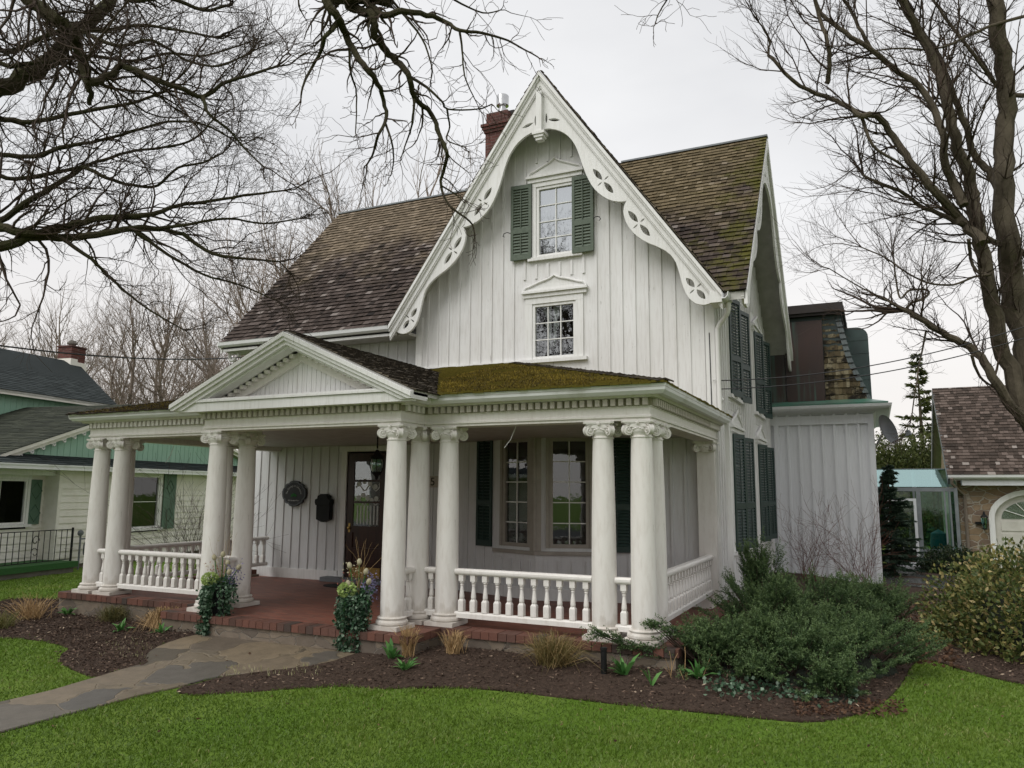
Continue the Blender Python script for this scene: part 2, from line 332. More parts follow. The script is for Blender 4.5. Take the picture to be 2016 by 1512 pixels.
k = N('bark_mulch'); c = k.mix(k.ramp(k.noise(30, None, 6, .8), [(.35, 0.), (.7, 1.)]), (.04, .027, .02), (.11, .075, .056)); k.bump(k.noise(45, None, 6, .8), 1, .03); M['mulch'] = k.done(c, .9, .15)
k = N('mulch_chip'); M['chip'] = k.done(k.ramp(k.attr(), [(0, (.028, .018, .013)), (.7, (.08, .052, .038)), (.96, (.16, .11, .08)), (1, (.42, .33, .24))]), .85, .2)
M['asphalt'] = plain('asphalt', (.05, .05, .052), (.04, .04, .042), 3, .9, .4, 80)
M['kerb'] = plain('pavement_concrete', (.3, .29, .27), (.24, .23, .21), 3, .9)
M['siding'] = paint('siding_paint', (.80, .77, .71), (.6, .56, .46), .75, (1, 1, 1))
M['mint'] = plain('mint_green_paint', (.29, .47, .36), (.25, .41, .31), 1.5, .6)
M['sage'] = plain('sage_green_paint', (.10, .17, .12), (.08, .14, .10), 2, .6)
def glass(name, refl, tint=(.9, .95, .95), rough=.01, gc=(.95, .98, 1)):
    k = N(name); g = k.n('BsdfGlossy'); g.inputs['Roughness'].default_value = rough; t = k.n('BsdfTransparent'); t.inputs[0].default_value = (*tint, 1); g.inputs[0].default_value = (*gc, 1)
    lw = k.n('LayerWeight'); lw.inputs[0].default_value = .25; f = k.math('ADD', k.math('MULTIPLY', lw.outputs['Fresnel'], 1-refl), refl)
    nz = k.n('Bump'); nz.inputs['Strength'].default_value = .06; nz.inputs['Distance'].default_value = .02; k.l(k.noise(2.5), nz.inputs['Height']); k.l(nz.outputs[0], g.inputs['Normal'])
    mx = k.n('MixShader'); k.l(f, mx.inputs[0]); k.l(t.outputs[0], mx.inputs[1]); k.l(g.outputs[0], mx.inputs[2]); k.l(mx.outputs[0], k.out.inputs[0]); return k.m
M['glass'] = glass('window_glass', .09); M['glassup'] = glass('storm_glass', .55); M['glass2'] = glass('dim_glass', .05); M['glassmid'] = glass('old_window_glass', .28); M['ghglass'] = glass('greenhouse_glass', .12, (.55, .82, .75))
M['ghroof'] = glass('greenhouse_roof_glass', .6, (.5, .8, .75), .05, (.62, .86, .85))
M['room'] = plain('dark_room', (.02, .018, .016), (.012, .011, .01), 2, .9, 0)
M['lace'] = plain('lace_curtain', (.6, .6, .58), (.45, .45, .43), 20, .9)
M['mat'] = plain('rubber_mat', (.01, .01, .01), (.018, .018, .018), 20, .9)
M['cream_w'] = plain('cream_enamel', (.62, .6, .55), (.5, .48, .43), 3, .4)
M['redcone'] = plain('terracotta', (.2, .08, .05), (.15, .06, .04), 3, .8)

M['stain_shade'] = plain('stained_gap_shade_paint', (.30, .28, .19), (.20, .19, .12), 9, .8)  # olive staining, with shade of the dentil gaps put into the colour
# ================================================================== the cottage
X1 = Vector((1,0,0)); Y1 = Vector((0,1,0)); Z1 = Vector((0,0,1))
GZ = -.36
H = thing('cottage', (-2.6, 3.7, GZ), 'white board and batten cottage with steep scalloped gable and columned front porch', 'house')
def place(name, me, parent, loc, rz=0):
    o = bpy.data.objects.new(name, me); COL.objects.link(o); o.parent = parent
    o.location = Vector(loc)-W[parent].translation; o.rotation_euler = (0, 0, rz); W[o] = Matrix.Translation(Vector(loc)); return o
def batten_wall(name, O, U, Nn, outline, holes, mat, excl=(), sp=.216, off=.1, parent=H, th=.04, bw=.044, bp=.022):
    O = Vector(O); U = Vector(U); Nn = Vector(Nn)
    me = curve_mesh([outline]+list(holes), th/2); mb = MB(); add_me(mb, me, frame_m(O-Nn*th/2, U, Z1))
    s0 = min(p[0] for p in outline); s1 = max(p[0] for p in outline); s = s0+off
    def span(s):
        zs = []
        for (a, b), (c, d) in zip(outline, outline[1:]+outline[:1]):
            if (a > s) != (c > s): zs.append(b+(d-b)*(s-a)/(c-a))
        return (min(zs), max(zs)) if len(zs) > 1 else None
    while s < s1-.03:
        r = span(s)
        if r:
            segs = [r]
            for x0, x1, z0, z1 in excl:
                if x0-bw/2 < s < x1+bw/2:
                    new = []
                    for a, b in segs:
                        if z1 <= a or z0 >= b: new.append((a, b)); continue
                        if a < z0: new.append((a, z0))
                        if b > z1: new.append((z1, b))
                    segs = new
            for a, b in segs:
                if b-a > .03: mb.fbox(O, U, Nn, Z1, s-bw/2, s+bw/2, -.002, bp, a, b)
        s += sp
    return mb.build(name, mat, parent)
def rect(s0, s1, z0, z1): return [(s0, z0), (s1, z0), (s1, z1), (s0, z1)]
def lens(a, b, w, n=7):
    a = Vector((*a, 0)); b = Vector((*b, 0)); d = b-a; p = Vector((-d.y, d.x, 0)).normalized()*w/2; P = []
    for i in range(n+1): t = i/n; P.append(a+d*t+p*math.sin(PI*t)**.8)
    for i in range(n-1, 0, -1): t = i/n; P.append(a+d*t-p*math.sin(PI*t)**.8)
    return [(q.x, q.y) for q in P]
def muntins(mb, O, U, Nn, s0, s1, z0, z1, c, r, n0, w=.016, d=.02):
    for i in range(1, c): s = s0+(s1-s0)*i/c; mb.fbox(O, U, Nn, Z1, s-w/2, s+w/2, n0, n0+d, z0, z1)
    for i in range(1, r): z = z0+(z1-z0)*i/r; mb.fbox(O, U, Nn, Z1, s0, s1, n0+.001, n0+d-.002, z-w/2, z+w/2)
def window(O, U, Nn, s0, s1, z0, z1, c, r, gl, cas=.08, sash=.045, mt='trim', mm='trim', top=.1, parent=H, sill=True, curtain=None, deep=.7, bottom=0, name='window'):
    O = Vector(O); U = Vector(U); Nn = Vector(Nn); a0, a1 = s0-sash, s1+sash; b0, b1 = z0-sash, z1+sash
    mb = MB(); pr = .03
    mb.fbox(O, U, Nn, Z1, a0-cas, a0, -.01, pr, b0-bottom, b1); mb.fbox(O, U, Nn, Z1, a1, a1+cas, -.01, pr, b0-bottom, b1)
    mb.fbox(O, U, Nn, Z1, a0-cas, a1+cas, -.012, pr+.002, b1, b1+top)
    if bottom: mb.fbox(O, U, Nn, Z1, a0, a1, -.01, pr-.002, b0-bottom, b0)
    w = mb.build(name, M[mt], parent)
    sb = MB()
    for x0, x1, y0, y1 in ((a0+.002, s0, b0+.002, b1-.002), (s1, a1-.002, b0+.002, b1-.002), (s0, s1, b0+.002, z0), (s0, s1, z1, b1-.002)): sb.fbox(O, U, Nn, Z1, x0, x1, -.05, .012, y0, y1)
    sb.build('sash', M[mt], w)
    MB().quad(*[O+U*s+Nn*(-.03)+Z1*z for s, z in ((s0-.005, z0-.005), (s1+.005, z0-.005), (s1+.005, z1+.005), (s0-.005, z1+.005))]).build('pane', M[gl], w)
    g = MB(); muntins(g, O, U, Nn, s0, s1, z0, z1, c, r, -.026); g.build('muntin', M[mm], w)
    q = MB(); e = .12; P = lambda s, n, z: O+U*s+Nn*n+Z1*z
    x0, x1, y0, y1 = a0-e, a1+e, b0-e, b1+e
    q.quad(P(x0,-deep,y0), P(x1,-deep,y0), P(x1,-deep,y1), P(x0,-deep,y1)); q.quad(P(x0,-.045,y0), P(x0,-deep,y0), P(x0,-deep,y1), P(x0,-.045,y1)); q.quad(P(x1,-.045,y0), P(x1,-deep,y0), P(x1,-deep,y1), P(x1,-.045,y1))
    q.quad(P(x0,-.045,y0), P(x1,-.045,y0), P(x1,-deep,y0), P(x0,-deep,y0)); q.quad(P(x0,-.045,y1), P(x1,-.045,y1), P(x1,-deep,y1), P(x0,-deep,y1)); q.build('interior', M['room'], w)
    if sill: MB().fbox(O, U, Nn, Z1, a0-cas-.07, a1+cas+.07, -.01, .07, b0-bottom-.06, b0-bottom-.001).build('sill', M[mt], w)
    if curtain: curtain(O, U, Nn, s0, s1, z0, z1).build('curtain', M['lace'], w)
    return w
def shutter(O, U, w, h, mat, parent=H, n1=.62, hook=None):
    O = Vector(O); U = Vector(U).normalized(); Nn = U.cross(Z1); mb = MB(); t = .016; st = .05
    mb.fbox(O, U, Nn, Z1, 0, st, -t, t, 0, h); mb.fbox(O, U, Nn, Z1, w-st, w, -t, t, 0, h)
    zm = h*(1-n1); rails = [(0, .09), (zm-.04, zm+.05), (h-.07, h)]
    for a, b in rails: mb.fbox(O, U, Nn, Z1, st, w-st, -t+.001, t-.001, a, b)
    for (_, a), (b, _) in zip(rails, rails[1:]):
        n = int((b-a)/.05); d = (b-a)/n
        for i in range(n):
            z = a+d*i; P = lambda s, nn, zz: O+U*s+Nn*nn+Z1*zz
            mb.add([P(st, .013, z+.004), P(w-st, .013, z+.004), P(w-st, -.011, z+d*.95), P(st, -.011, z+d*.95),
                    P(st, .008, z), P(w-st, .008, z), P(w-st, -.015, z+d*.9), P(st, -.015, z+d*.9)], [(0,1,2,3), (7,6,5,4), (0,4,5,1), (3,2,6,7)])
        mb.fbox(O, U, Nn, Z1, w/2-.008, w/2+.008, .014, .024, a+.02, b-.02)
    s = mb.build('shutter', mat, parent)
    if hook is not None:
        a = O+U*hook[0]+Z1*hook[1]; d = U*(1 if hook[0] > w/2 else -1)
        MB().tube([a, a+d*.06+Nn*.03+Z1*.02, a+d*.12+Nn*.03, a+d*.14+Nn*.03-Z1*.04, a+d*.11+Nn*.03-Z1*.06], .007, 6).build('shutter_hook', M['black'], s)
    return s
def hood(O, U, Nn, s0, s1, z, rise=.26, parent=H, mt='trim', proj=.09):   # ogee pediment over a window
    O = Vector(O); U = Vector(U); Nn = Vector(Nn); w = s1-s0; m = (s0+s1)/2; mb = MB()
    mb.fbox(O, U, Nn, Z1, s0+.03, s1-.03, -.005, proj*.6, z-.07, z-.001); mb.fbox(O, U, Nn, Z1, s0, s1, -.005, proj, z, z+.035); mb.fbox(O, U, Nn, Z1, s0+.015, s1-.015, -.004, proj*.8, z+.035, z+.055)
    P = [(s0+.03, z+.05)]; top = []
    for i in range(25):
        t = i/24; a = abs(t-.5)*2; h = .09+(rise-.09)*(1-a)**2.6+.045*math.sin(PI*min(a, 1)**.9)**2-(.05*((a-.9)/.1)**2 if a > .9 else 0)
        top.append((s0+.03+(w-.06)*t, z+.02+h))
    me = curve_mesh([[(s1-.03, z+.05), (s0+.03, z+.05)]+top], .015); add_me(mb, me, frame_m(O+Nn*.02, U, Z1))
    mb.tube([O+U*a+Nn*.045+Z1*b for a, b in [(s0+.03, z+.05)]+top+[(s1-.03, z+.05)]], .021, 8)
    return mb.build('window_hood', M[mt], parent, smooth=True)
# ---- wing front wall above the porch, with its gable
WY = 3.7; AX = -2.61
O = (0, WY, 0)
top = [(.11, 4.77), (AX, 8.64), (-5.2, 4.96)]
H1 = rect(-2.86, -2.14, 5.57, 6.85); H2 = rect(-2.93, -2.13, 3.78, 4.75)
ex = [(-2.96, -2.04, 5.45, 7.3), (-3.1, -1.93, 3.6, 5.2)]
batten_wall('front_gable_wall', O, X1, -Y1, [(-5.2, 2.5), (.11, 2.5)]+top, [H1, H2], M['white'], ex, .217, .17)
b = MB(); b.fbox(Vector(O), X1, -Y1, Z1, -5.26, -5.13, -.01, .035, 2.5, 4.72); b.build('corner_board', M['trim'], H); b = MB(); b.fbox(Vector(O), X1, -Y1, Z1, .0, .14, -.01, .035, -.3, 4.5); b.build('corner_board', M['trim'], H)
MB().fbox(Vector(O), X1, -Y1, Z1, -5.13, -1.94, -.01, .06, 3.735, 3.775).build('water_table', M['trim'], H)
b = MB(); random.seed(3)
def lace(O, U, Nn, s0, s1, z0, z1):
    mb = MB(); m = s0+(s1-s0)*.40
    for sg in (-1, 1):
        for i in range(14):
            t0, t1 = i/14, (i+1)/14; f = lambda t: .07+.09*abs(math.sin(t*9+.6))*(1-t)+.03*math.sin(t*31)*(1-t)-.05*t
            mb.quad(*[O+U*(m+a)+Nn*(-.10)+Z1*z for a, z in ((sg*.02, z1-(z1-z0)*.8*t0), (sg*(.02+f(t0)), z1-(z1-z0)*.8*t0), (sg*(.02+f(t1)), z1-(z1-z0)*.8*t1), (sg*.02, z1-(z1-z0)*.8*t1))])
    return mb
def blind(O, U, Nn, s0, s1, z0, z1):
    mb = MB(); n = 24
    for i in range(n):
        a = s0+(s1-s0)*i/n; c = s0+(s1-s0)*(i+1)/n; k = (i % 2)*.03
        mb.quad(*[O+U*s+Nn*nn+Z1*z for s, nn, z in ((a, -.16-k, z0), (c, -.19+k, z0), (c, -.19+k, z1), (a, -.16-k, z1))])
    return mb
w1 = window(O, X1, -Y1, -2.81, -2.19, 5.62, 6.80, 2, 4, 'glassup', cas=.07, sash=.05, curtain=blind)
w2 = window(O, X1, -Y1, -2.88, -2.18, 3.83, 4.70, 3, 3, 'glassmid', cas=.13, sash=.05, top=.12, curtain=lace)
w2['label'] = 'three pane wide window with lace curtain'
hood(O, X1, -Y1, -3.04, -1.97, 7.0, .31, w1); hood(O, X1, -Y1, -3.12, -1.91, 4.93, .27, w2)
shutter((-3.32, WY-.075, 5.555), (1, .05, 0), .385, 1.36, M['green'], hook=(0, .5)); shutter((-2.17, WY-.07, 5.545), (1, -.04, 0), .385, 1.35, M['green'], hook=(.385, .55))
# ---- walls behind the porch
def facet(name, A, B, holes=(), excl=(), off=.1, z0=-.36, z1=2.52, mat='porchwall'):
    A = Vector((*A, 0)); B = Vector((*B, 0)); U = (B-A).normalized(); L = (B-A).length; Nn = U.cross(Z1)
    batten_wall(name, A, U, Nn, rect(0, L, z0, z1), holes, M[mat], excl, .216, off); return A, U, Nn
# door wall
DX0, DX1 = -6.84, -5.93
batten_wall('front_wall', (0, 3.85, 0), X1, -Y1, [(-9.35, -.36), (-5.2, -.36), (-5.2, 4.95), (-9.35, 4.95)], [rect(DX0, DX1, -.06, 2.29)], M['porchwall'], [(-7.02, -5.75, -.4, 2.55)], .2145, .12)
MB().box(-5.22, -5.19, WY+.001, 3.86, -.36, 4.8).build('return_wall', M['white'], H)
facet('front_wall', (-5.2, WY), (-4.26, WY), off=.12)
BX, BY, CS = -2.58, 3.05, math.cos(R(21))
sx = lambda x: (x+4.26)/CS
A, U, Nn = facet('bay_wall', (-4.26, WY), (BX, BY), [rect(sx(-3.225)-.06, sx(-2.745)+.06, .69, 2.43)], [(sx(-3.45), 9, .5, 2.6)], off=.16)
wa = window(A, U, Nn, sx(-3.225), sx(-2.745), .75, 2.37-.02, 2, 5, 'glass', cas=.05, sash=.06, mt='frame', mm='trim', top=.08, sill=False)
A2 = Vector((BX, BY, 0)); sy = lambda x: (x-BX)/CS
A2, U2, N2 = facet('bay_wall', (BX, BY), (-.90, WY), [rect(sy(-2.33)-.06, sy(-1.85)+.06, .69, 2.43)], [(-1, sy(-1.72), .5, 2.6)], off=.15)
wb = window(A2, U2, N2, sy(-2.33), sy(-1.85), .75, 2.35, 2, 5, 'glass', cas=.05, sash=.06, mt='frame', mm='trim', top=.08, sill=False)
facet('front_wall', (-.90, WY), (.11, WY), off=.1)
b = MB(); b.fbox(A, U, Nn, Z1, sx(-3.47), sx(-2.58)+.02, -.01, .05, .585, .64); b.fbox(A2, U2, N2, Z1, -.02, sy(-1.68), -.01, .05, .585, .64)
b.fbox(A, U, Nn, Z1, sx(-2.66), sx(-2.58)-.005, -.01, .045, .645, 2.4); b.fbox(A2, U2, N2, Z1, .005, sy(-2.50), -.01, .045, .645, 2.4)
b.tube([(BX, BY-.05, .645), (BX, BY-.05, 2.4)], .03, 8); b.build('bay_trim', M['frame'], H)
b = MB(); b.fbox(Vector((0, 3.85, 0)), X1, -Y1, Z1, -9.35, -6.98, -.01, .03, -.3, .06); b.build('skirting', M['trim'], H)
for q_ in ((A, U, Nn, .01, sx(-2.58)-.004), (A2, U2, N2, .005, 1.8), (Vector((0, WY, 0)), X1, -Y1, -.88, 0), (Vector((0, WY, 0)), X1, -Y1, -5.2, -4.27)): MB().fbox(q_[0], q_[1], q_[2], Z1, q_[3], q_[4], -.01, .03, -.3, .07).build('skirting', M['trim'], H)
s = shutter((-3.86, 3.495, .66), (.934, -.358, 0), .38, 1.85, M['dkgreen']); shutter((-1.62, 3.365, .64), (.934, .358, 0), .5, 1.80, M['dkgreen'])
# front door
d = MB(); d.box(DX0+.02, DX1-.02, 3.87, 3.92, -.10, 2.26)
dz = Vector((0, 3.87, 0))
for a, c, z0, z1 in ((DX0+.02, DX0+.16, -.1, 2.26), (DX1-.16, DX1-.02, -.1, 2.26), (DX0+.16, DX1-.16, 2.10, 2.26), (DX0+.16, DX1-.16, .78, .90), (DX0+.16, DX1-.16, .42, .5), (DX0+.16, DX1-.16, -.1, .12), (DX0+.16, DX1-.16, 1.72, 1.76), (DX0+.16, DX1-.16, 1.32, 1.36)):
    d.fbox(dz, X1, -Y1, Z1, a, c, .0, .022, z0, z1)
door = d.build('front_door', M['door'], H)
MB().fbox(dz, X1, -Y1, Z1, DX0+.16, DX1-.16, .001, .006, .9, 2.10).build('door_glass', M['glass'], door)
MB().fbox(dz, X1, -Y1, Z1, DX0+.12, DX1-.1, .023, .03, -.06, .15).build('kick_plate', M['brass'], door)
k = MB(); k.lathe([(.0, 0), (.022, .002), (.03, .02), (.022, .045), (.0, .05)], (DX0+.09, 3.845, .86), 12, (X1, Z1, -Y1)); k.fbox(dz, X1, -Y1, Z1, DX0+.07, DX0+.11, .022, .028, .78, .95); k.build('door_handle', M['brass'], door, smooth=True)
l = MB(); cv = []
for y_, w_ in ((1.68, .5), (1.42, .4)):       # curled lace pattern behind the glass
    for i in range(5):
        t = i/4; l.lathe([(.035, 0), (.05, .001), (.05, .002), (.035, .003)], (DX0+.27+w_*t, 3.862, y_+.05*math.sin(t*6)), 10, (X1, Z1, -Y1))
    l.tube([(DX0+.2+.55*i/12, 3.863, y_-.07+.06*math.sin(i*1.1)) for i in range(13)], .012, 6)
for i in range(7): l.box(DX0+.24+i*.075, DX0+.27+i*.075, 3.8615, 3.8625, .93, 1.28)
l.build('lace_panel', M['lace'], door)
b = MB(); b.fbox(Vector((0, 3.85, 0)), X1, -Y1, Z1, DX0-.12, DX0, -.03, .035, -.1, 2.29); b.fbox(Vector((0, 3.85, 0)), X1, -Y1, Z1, DX1, DX1+.12, -.03, .035, -.1, 2.29); b.fbox(Vector((0, 3.85, 0)), X1, -Y1, Z1, DX0-.16, DX1+.16, -.03, .05, 2.29, 2.39)
b.build('door_frame', M['trim'], H)
b = MB(); b.box(-7.2, -5.75, 3.6, 3.82, -.13, -.04); b.build('door_step', M['grey'], H)
# ---- side walls
sw = [(5.02, 5.95), (8.06, 9.05)]
holes = []; exs = []
for a, c in sw:
    for z0, z1 in ((.62, 2.52), (3.2, 4.85)): holes.append(rect(a, c, z0, z1)); exs.append((a-.1, c+.1, z0-.12, z1+.42))
batten_wall('side_gable_wall', (.11, 0, 0), Y1, X1, [(3.7, -.36), (10.4, -.36), (10.4, 4.75), (7.01, 8.38), (3.72, 4.82)], holes, M['white'], exs, .216, .15)
for i, (a, c) in enumerate(sw):
    for j, (z0, z1) in enumerate(((.62, 2.52), (3.2, 4.85))):
        w = window((.11, 0, 0), Y1, X1, a+.05, c-.05, z0+.05, z1-.05, 2, 4, 'glass', cas=.08, sash=.05)
        hood((.11, 0, 0), Y1, X1, a-.14, c+.14, z1+.12, .30, w)
        sh = z1-z0+.04
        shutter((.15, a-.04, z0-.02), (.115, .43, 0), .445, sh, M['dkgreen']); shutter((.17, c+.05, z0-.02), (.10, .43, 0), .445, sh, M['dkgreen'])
batten_wall('side_gable_wall', (-9.35, 0, 0), -Y1, -X1, [(-10.4, -.36), (-3.85, -.36), (-3.85, 4.9), (-7.01, 8.38), (-10.4, 4.75)], [], M['white'])
MB().box(-9.35, .09, 10.36, 10.4, -.36, 4.6).build('rear_wall', M['white'], H)
# ---- roofs
def shingles(name, mat, O, U, V, vmax, lo, hi, expo=.135, wm=.125, th=.022, parent=H, seed=1, skip=None):
    rr = random.Random(seed); O = Vector(O); U = Vector(U).normalized(); V = Vector(V).normalized(); Nn = U.cross(V)
    if Nn.z < 0: Nn = -Nn
    mb = MB(); v = 0
    while v < vmax:
        u = lo(v)+rr.uniform(-.05, 0)*0; ue = hi(v); ph = v*7.3; base = rr.uniform(-.08, .08); sag = .012*math.sin(v*5)
        while u < ue:
            w = min(wm*rr.uniform(.55, 1.45), ue-u)
            if w > .012:
                g = .004; u0, u1 = u+g/2, u+w-g/2; v0 = v-rr.uniform(0, .014)+.006*math.sin(u*3+ph); v1 = min(v+expo*1.3, vmax+.03); t = th*rr.uniform(.8, 1.35); tw = rr.uniform(-.004, .004)
                P = lambda a, b, c: O+U*a+V*b+Nn*c
                mb.r = min(1, max(0.001, rr.random()*.9+base+rr.random()**8*.4))
                mb.add([P(u0,v0,t-th*.9+.002), P(u1,v0,t-th*.9+.002), P(u1,v0,t+.008+tw), P(u0,v0,t+.008-tw), P(u1,v1,.003), P(u0,v1,.003)], [(3,2,4,5), (0,3,5), (1,4,2)]); b0 = len(mb.v)-6; mb.f.append([b0, b0+1, b0+2, b0+3]); mb.mi.append(0); mb.a.append(.001)  # butt face gets the darkest tone: row shadow put into the colour
            u += w
        v += expo
    o = mb.build(name, mat, parent); return o
def slab(pts, down, mat=('soffit',), name='roof', parent=H, topm=None):
    n = len(pts); P = [Vector(p) for p in pts]; Q = [p-Vector((0, 0, down)) for p in P]
    mb = MB(); mb.add(P+Q, [list(range(n, 2*n))[::-1]]+[(i, n+i, n+(i+1) % n, (i+1) % n) for i in range(n)]); mb.cur = 1; mb.quad(*P)
    return mb.build(name, [M[mat[0]], M[topm or ('asph' if parent.name == 'green_house' else 'roofQ')]], parent)
YE, ZE, YR, ZR = 3.36, 4.53, 7.01, 8.53
V = Vector((0, YR-YE, ZR-ZE)); LV = V.length
xl, xr = -9.77, .66
vx = lambda v: 2.82*v/LV
rl = slab([(xl, YE, ZE), (-5.5, YE, ZE), (-2.72, YR, ZR), (xl, YR, ZR)], .12)
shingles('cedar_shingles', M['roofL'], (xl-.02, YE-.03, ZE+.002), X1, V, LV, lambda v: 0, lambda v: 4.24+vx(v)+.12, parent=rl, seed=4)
rr_ = slab([(.34, YE, ZE), (xr, YE, ZE), (xr, YR, ZR), (-2.5, YR, ZR)], .12)
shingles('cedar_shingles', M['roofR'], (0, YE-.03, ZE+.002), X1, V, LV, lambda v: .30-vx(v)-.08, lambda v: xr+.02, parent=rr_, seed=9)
slab([(xl, 10.76, ZE), (xr, 10.76, ZE), (xr, YR, ZR), (xl, YR, ZR)], .12)
b = MB(); b.bar((xl-.02, YR, ZR+.03), (-2.9, YR, ZR+.03), .16, .035); b.bar((-2.3, YR, ZR+.03), (xr+.03, YR, ZR+.03), .16, .035); b.build('ridge_cap', M['lead'], H)
GY, GH, GA, GE = 3.24, 2.95, 8.74, 4.536
sl = (GA-GE)/GH; Vw = Vector((-GH, 0, GA-GE)); LW = Vw.length
for sg in (1, -1):
    r_ = slab([(AX+sg*GH, GY, GE), (AX+sg*GH, YE+.06, GE), (AX, YR, GA-.03), (AX, GY, GA)][::sg], .12, name='gable_roof')
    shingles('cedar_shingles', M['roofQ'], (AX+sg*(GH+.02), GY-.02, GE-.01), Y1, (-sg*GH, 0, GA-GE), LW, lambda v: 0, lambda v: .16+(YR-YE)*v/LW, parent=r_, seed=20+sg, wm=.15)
# ---- scalloped bargeboards
half = [(2.90,4.47),(2.82,4.40),(2.72,4.36),(2.62,4.365),(2.52,4.41),(2.42,4.53),(2.36,4.70),(2.31,4.92),(2.26,5.10),(2.15,5.25),(1.99,5.36),(1.80,5.46),(1.62,5.61),(1.49,5.80),(1.44,5.98),(1.45,6.10),(1.50,6.19),(1.40,6.185),(1.22,6.24),(1.06,6.36),(.93,6.51),(.83,6.71),(.75,6.93),(.68,7.17),(.60,7.36),(.47,7.53),(.31,7.64),(.14,7.70)]
def smooth(P, it=1):
    for _ in range(it):
        Q = [P[0]]
        for a, b_ in zip(P, P[1:]): Q += [(a[0]*.75+b_[0]*.25, a[1]*.75+b_[1]*.25), (a[0]*.25+b_[0]*.75, a[1]*.25+b_[1]*.75)]
        P = Q+[P[-1]]
    return P
ci = half.index((1.50, 6.19)); hp = smooth(half[:ci+1])+smooth(half[ci:])
def petals(a, b_, sg):
    a = Vector((a[0]*sg, a[1])); b_ = Vector((b_[0]*sg, b_[1])); c = (a+b_)/2; d = (b_-a); p = Vector((-d.y, d.x)).normalized(); e = d.normalized()
    return [lens(tuple(c-e*.02), tuple(a), .092), lens(tuple(c+e*.02), tuple(b_), .092), lens(tuple(c+p*.018), tuple(c+p*.125), .034), lens(tuple(c-p*.018), tuple(c-p*.125), .034)]
def barge_loops():
    L = [(-x, z) for x, z in hp]+[(x, z) for x, z in hp[::-1]]+[(2.9, 4.47), (0, 8.60), (-2.9, 4.47)][1:2]
    out = [L]
    for sg in (1, -1):
        for a, b_ in (((.93, 6.83), (1.28, 6.345)), ((1.515, 6.02), (1.87, 5.54)), ((2.41, 4.81), (2.70, 4.44))): out += petals(a, b_, sg)
        out += [lens((sg*.10, 7.78), (sg*.10, 7.99), .045), lens((sg*.13, 7.86), (sg*.36, 7.80), .06)]
    return out
BL = barge_loops()
add = MB(); add_me(add, curve_mesh(BL, .022, .004), frame_m((AX, GY+.085, 0), X1, Z1)); add.build('bargeboard', M['trim'], H)
def chevron(mb, y0, y1, o, i, gh=GH, ga=GA, ge=GE, ax=AX, M_=None, zc=None):
    L = [(-gh, ge+o), (0, ga+o), (gh, ge+o), (gh, ge+i), (0, ga+i), (-gh, ge+i)]
    if zc is not None and ge+i < zc:
        xc = gh*(1-(zc-ge-i)/(ga-ge)); L = [(-gh, ge+o), (0, ga+o), (gh, ge+o), (gh, zc), (xc, zc), (0, ga+i), (-xc, zc), (-gh, zc)]
        if ge+o < zc: xo = gh*(1-(zc-ge-o)/(ga-ge)); L = [(-xo, zc), (0, ga+o), (xo, zc), (xc, zc), (0, ga+i), (-xc, zc)]
    me = curve_mesh([L], abs(y1-y0)/2); add_me(mb, me, M_ or frame_m((ax, (y0+y1)/2, 0), X1, Z1))
b = MB(); chevron(b, 3.195, 3.30, -.01, -.085); chevron(b, 3.225, 3.31, -.085, -.135); chevron(b, 3.255, 3.305, -.135, -.25); chevron(b, 3.27, 3.303, -.25, -.285)
b.build('rake_moulding', M['trim'], H)
b = MB(); b.box(AX-.05, AX+.05, 3.2, 3.34, 7.62, 8.36); b.box(AX-.11, AX+.11, 3.17, 3.37, 7.58, 7.63); b.box(AX-.085, AX+.085, 3.19, 3.35, 7.53, 7.58); b.box(AX-.06, AX+.06, 3.21, 3.33, 7.48, 7.53); b.build('pendant', M['trim'], H)
for xx, nm in ((xr-.04, 1), (xl+.04, -1)):     # the side gables carry the same board
    sc_y = 3.72/2.95; sc_z = (ZR-ZE)/(GA-GE)
    L2 = [[(x*sc_y, ZE+(z-GE)*sc_z-.02) for x, z in lp] for lp in BL]
    mb = MB(); add_me(mb, curve_mesh(L2, .02), frame_m((xx, YR, 0), Y1, Z1)); mb.build('bargeboard', M['trim'], H)
    mb = MB(); chevron(mb, 0, .05, .0, -.2, YR-YE, ZR, ZE, M_=frame_m((xx+nm*.045, YR, 0), Y1, Z1)); mb.build('rake_moulding', M['trim'], H)
# left foot scroll bracket
b = MB(); b.tube([(-9.62+.16*math.cos(a)*(1-a/9), 3.55, 4.28+.16*math.sin(a)*(1-a/9)) for a in [i*.35 for i in range(18)]], .035, 8); b.build('eave_scroll', M['trim'], H, smooth=True)
# ---- chimney
c = MB(); x0, x1, y0, y1 = -5.66, -5.08, 7.1, 7.65
c.box(x0, x1, y0, y1, 7.9, 9.95); 
for i, z in enumerate((9.95, 10.02, 10.09)): e = .03*(i+1); c.box(x0-e, x1+e, y0-e, y1+e, z, z+.069)
c.box(x0+.01, x1-.01, y0+.01, y1-.01, 10.16, 10.45)
ch = c.build('chimney', M['brickwall'], H)
f = MB(); f.lathe([(.11, 10.45), (.11, 10.6), (.08, 10.62), (.08, 10.68), (.15, 10.70), (.15, 10.94), (.13, 10.96), (.0, 10.97)], (-5.34, 7.35, 0), 20); f.build('flue_cap', M['steel'], ch, smooth=True)
f = MB(); f.box(-5.15, -5.02, 7.3, 7.5, 10.3, 10.52); f.build('flue_vent', M['black'], ch)
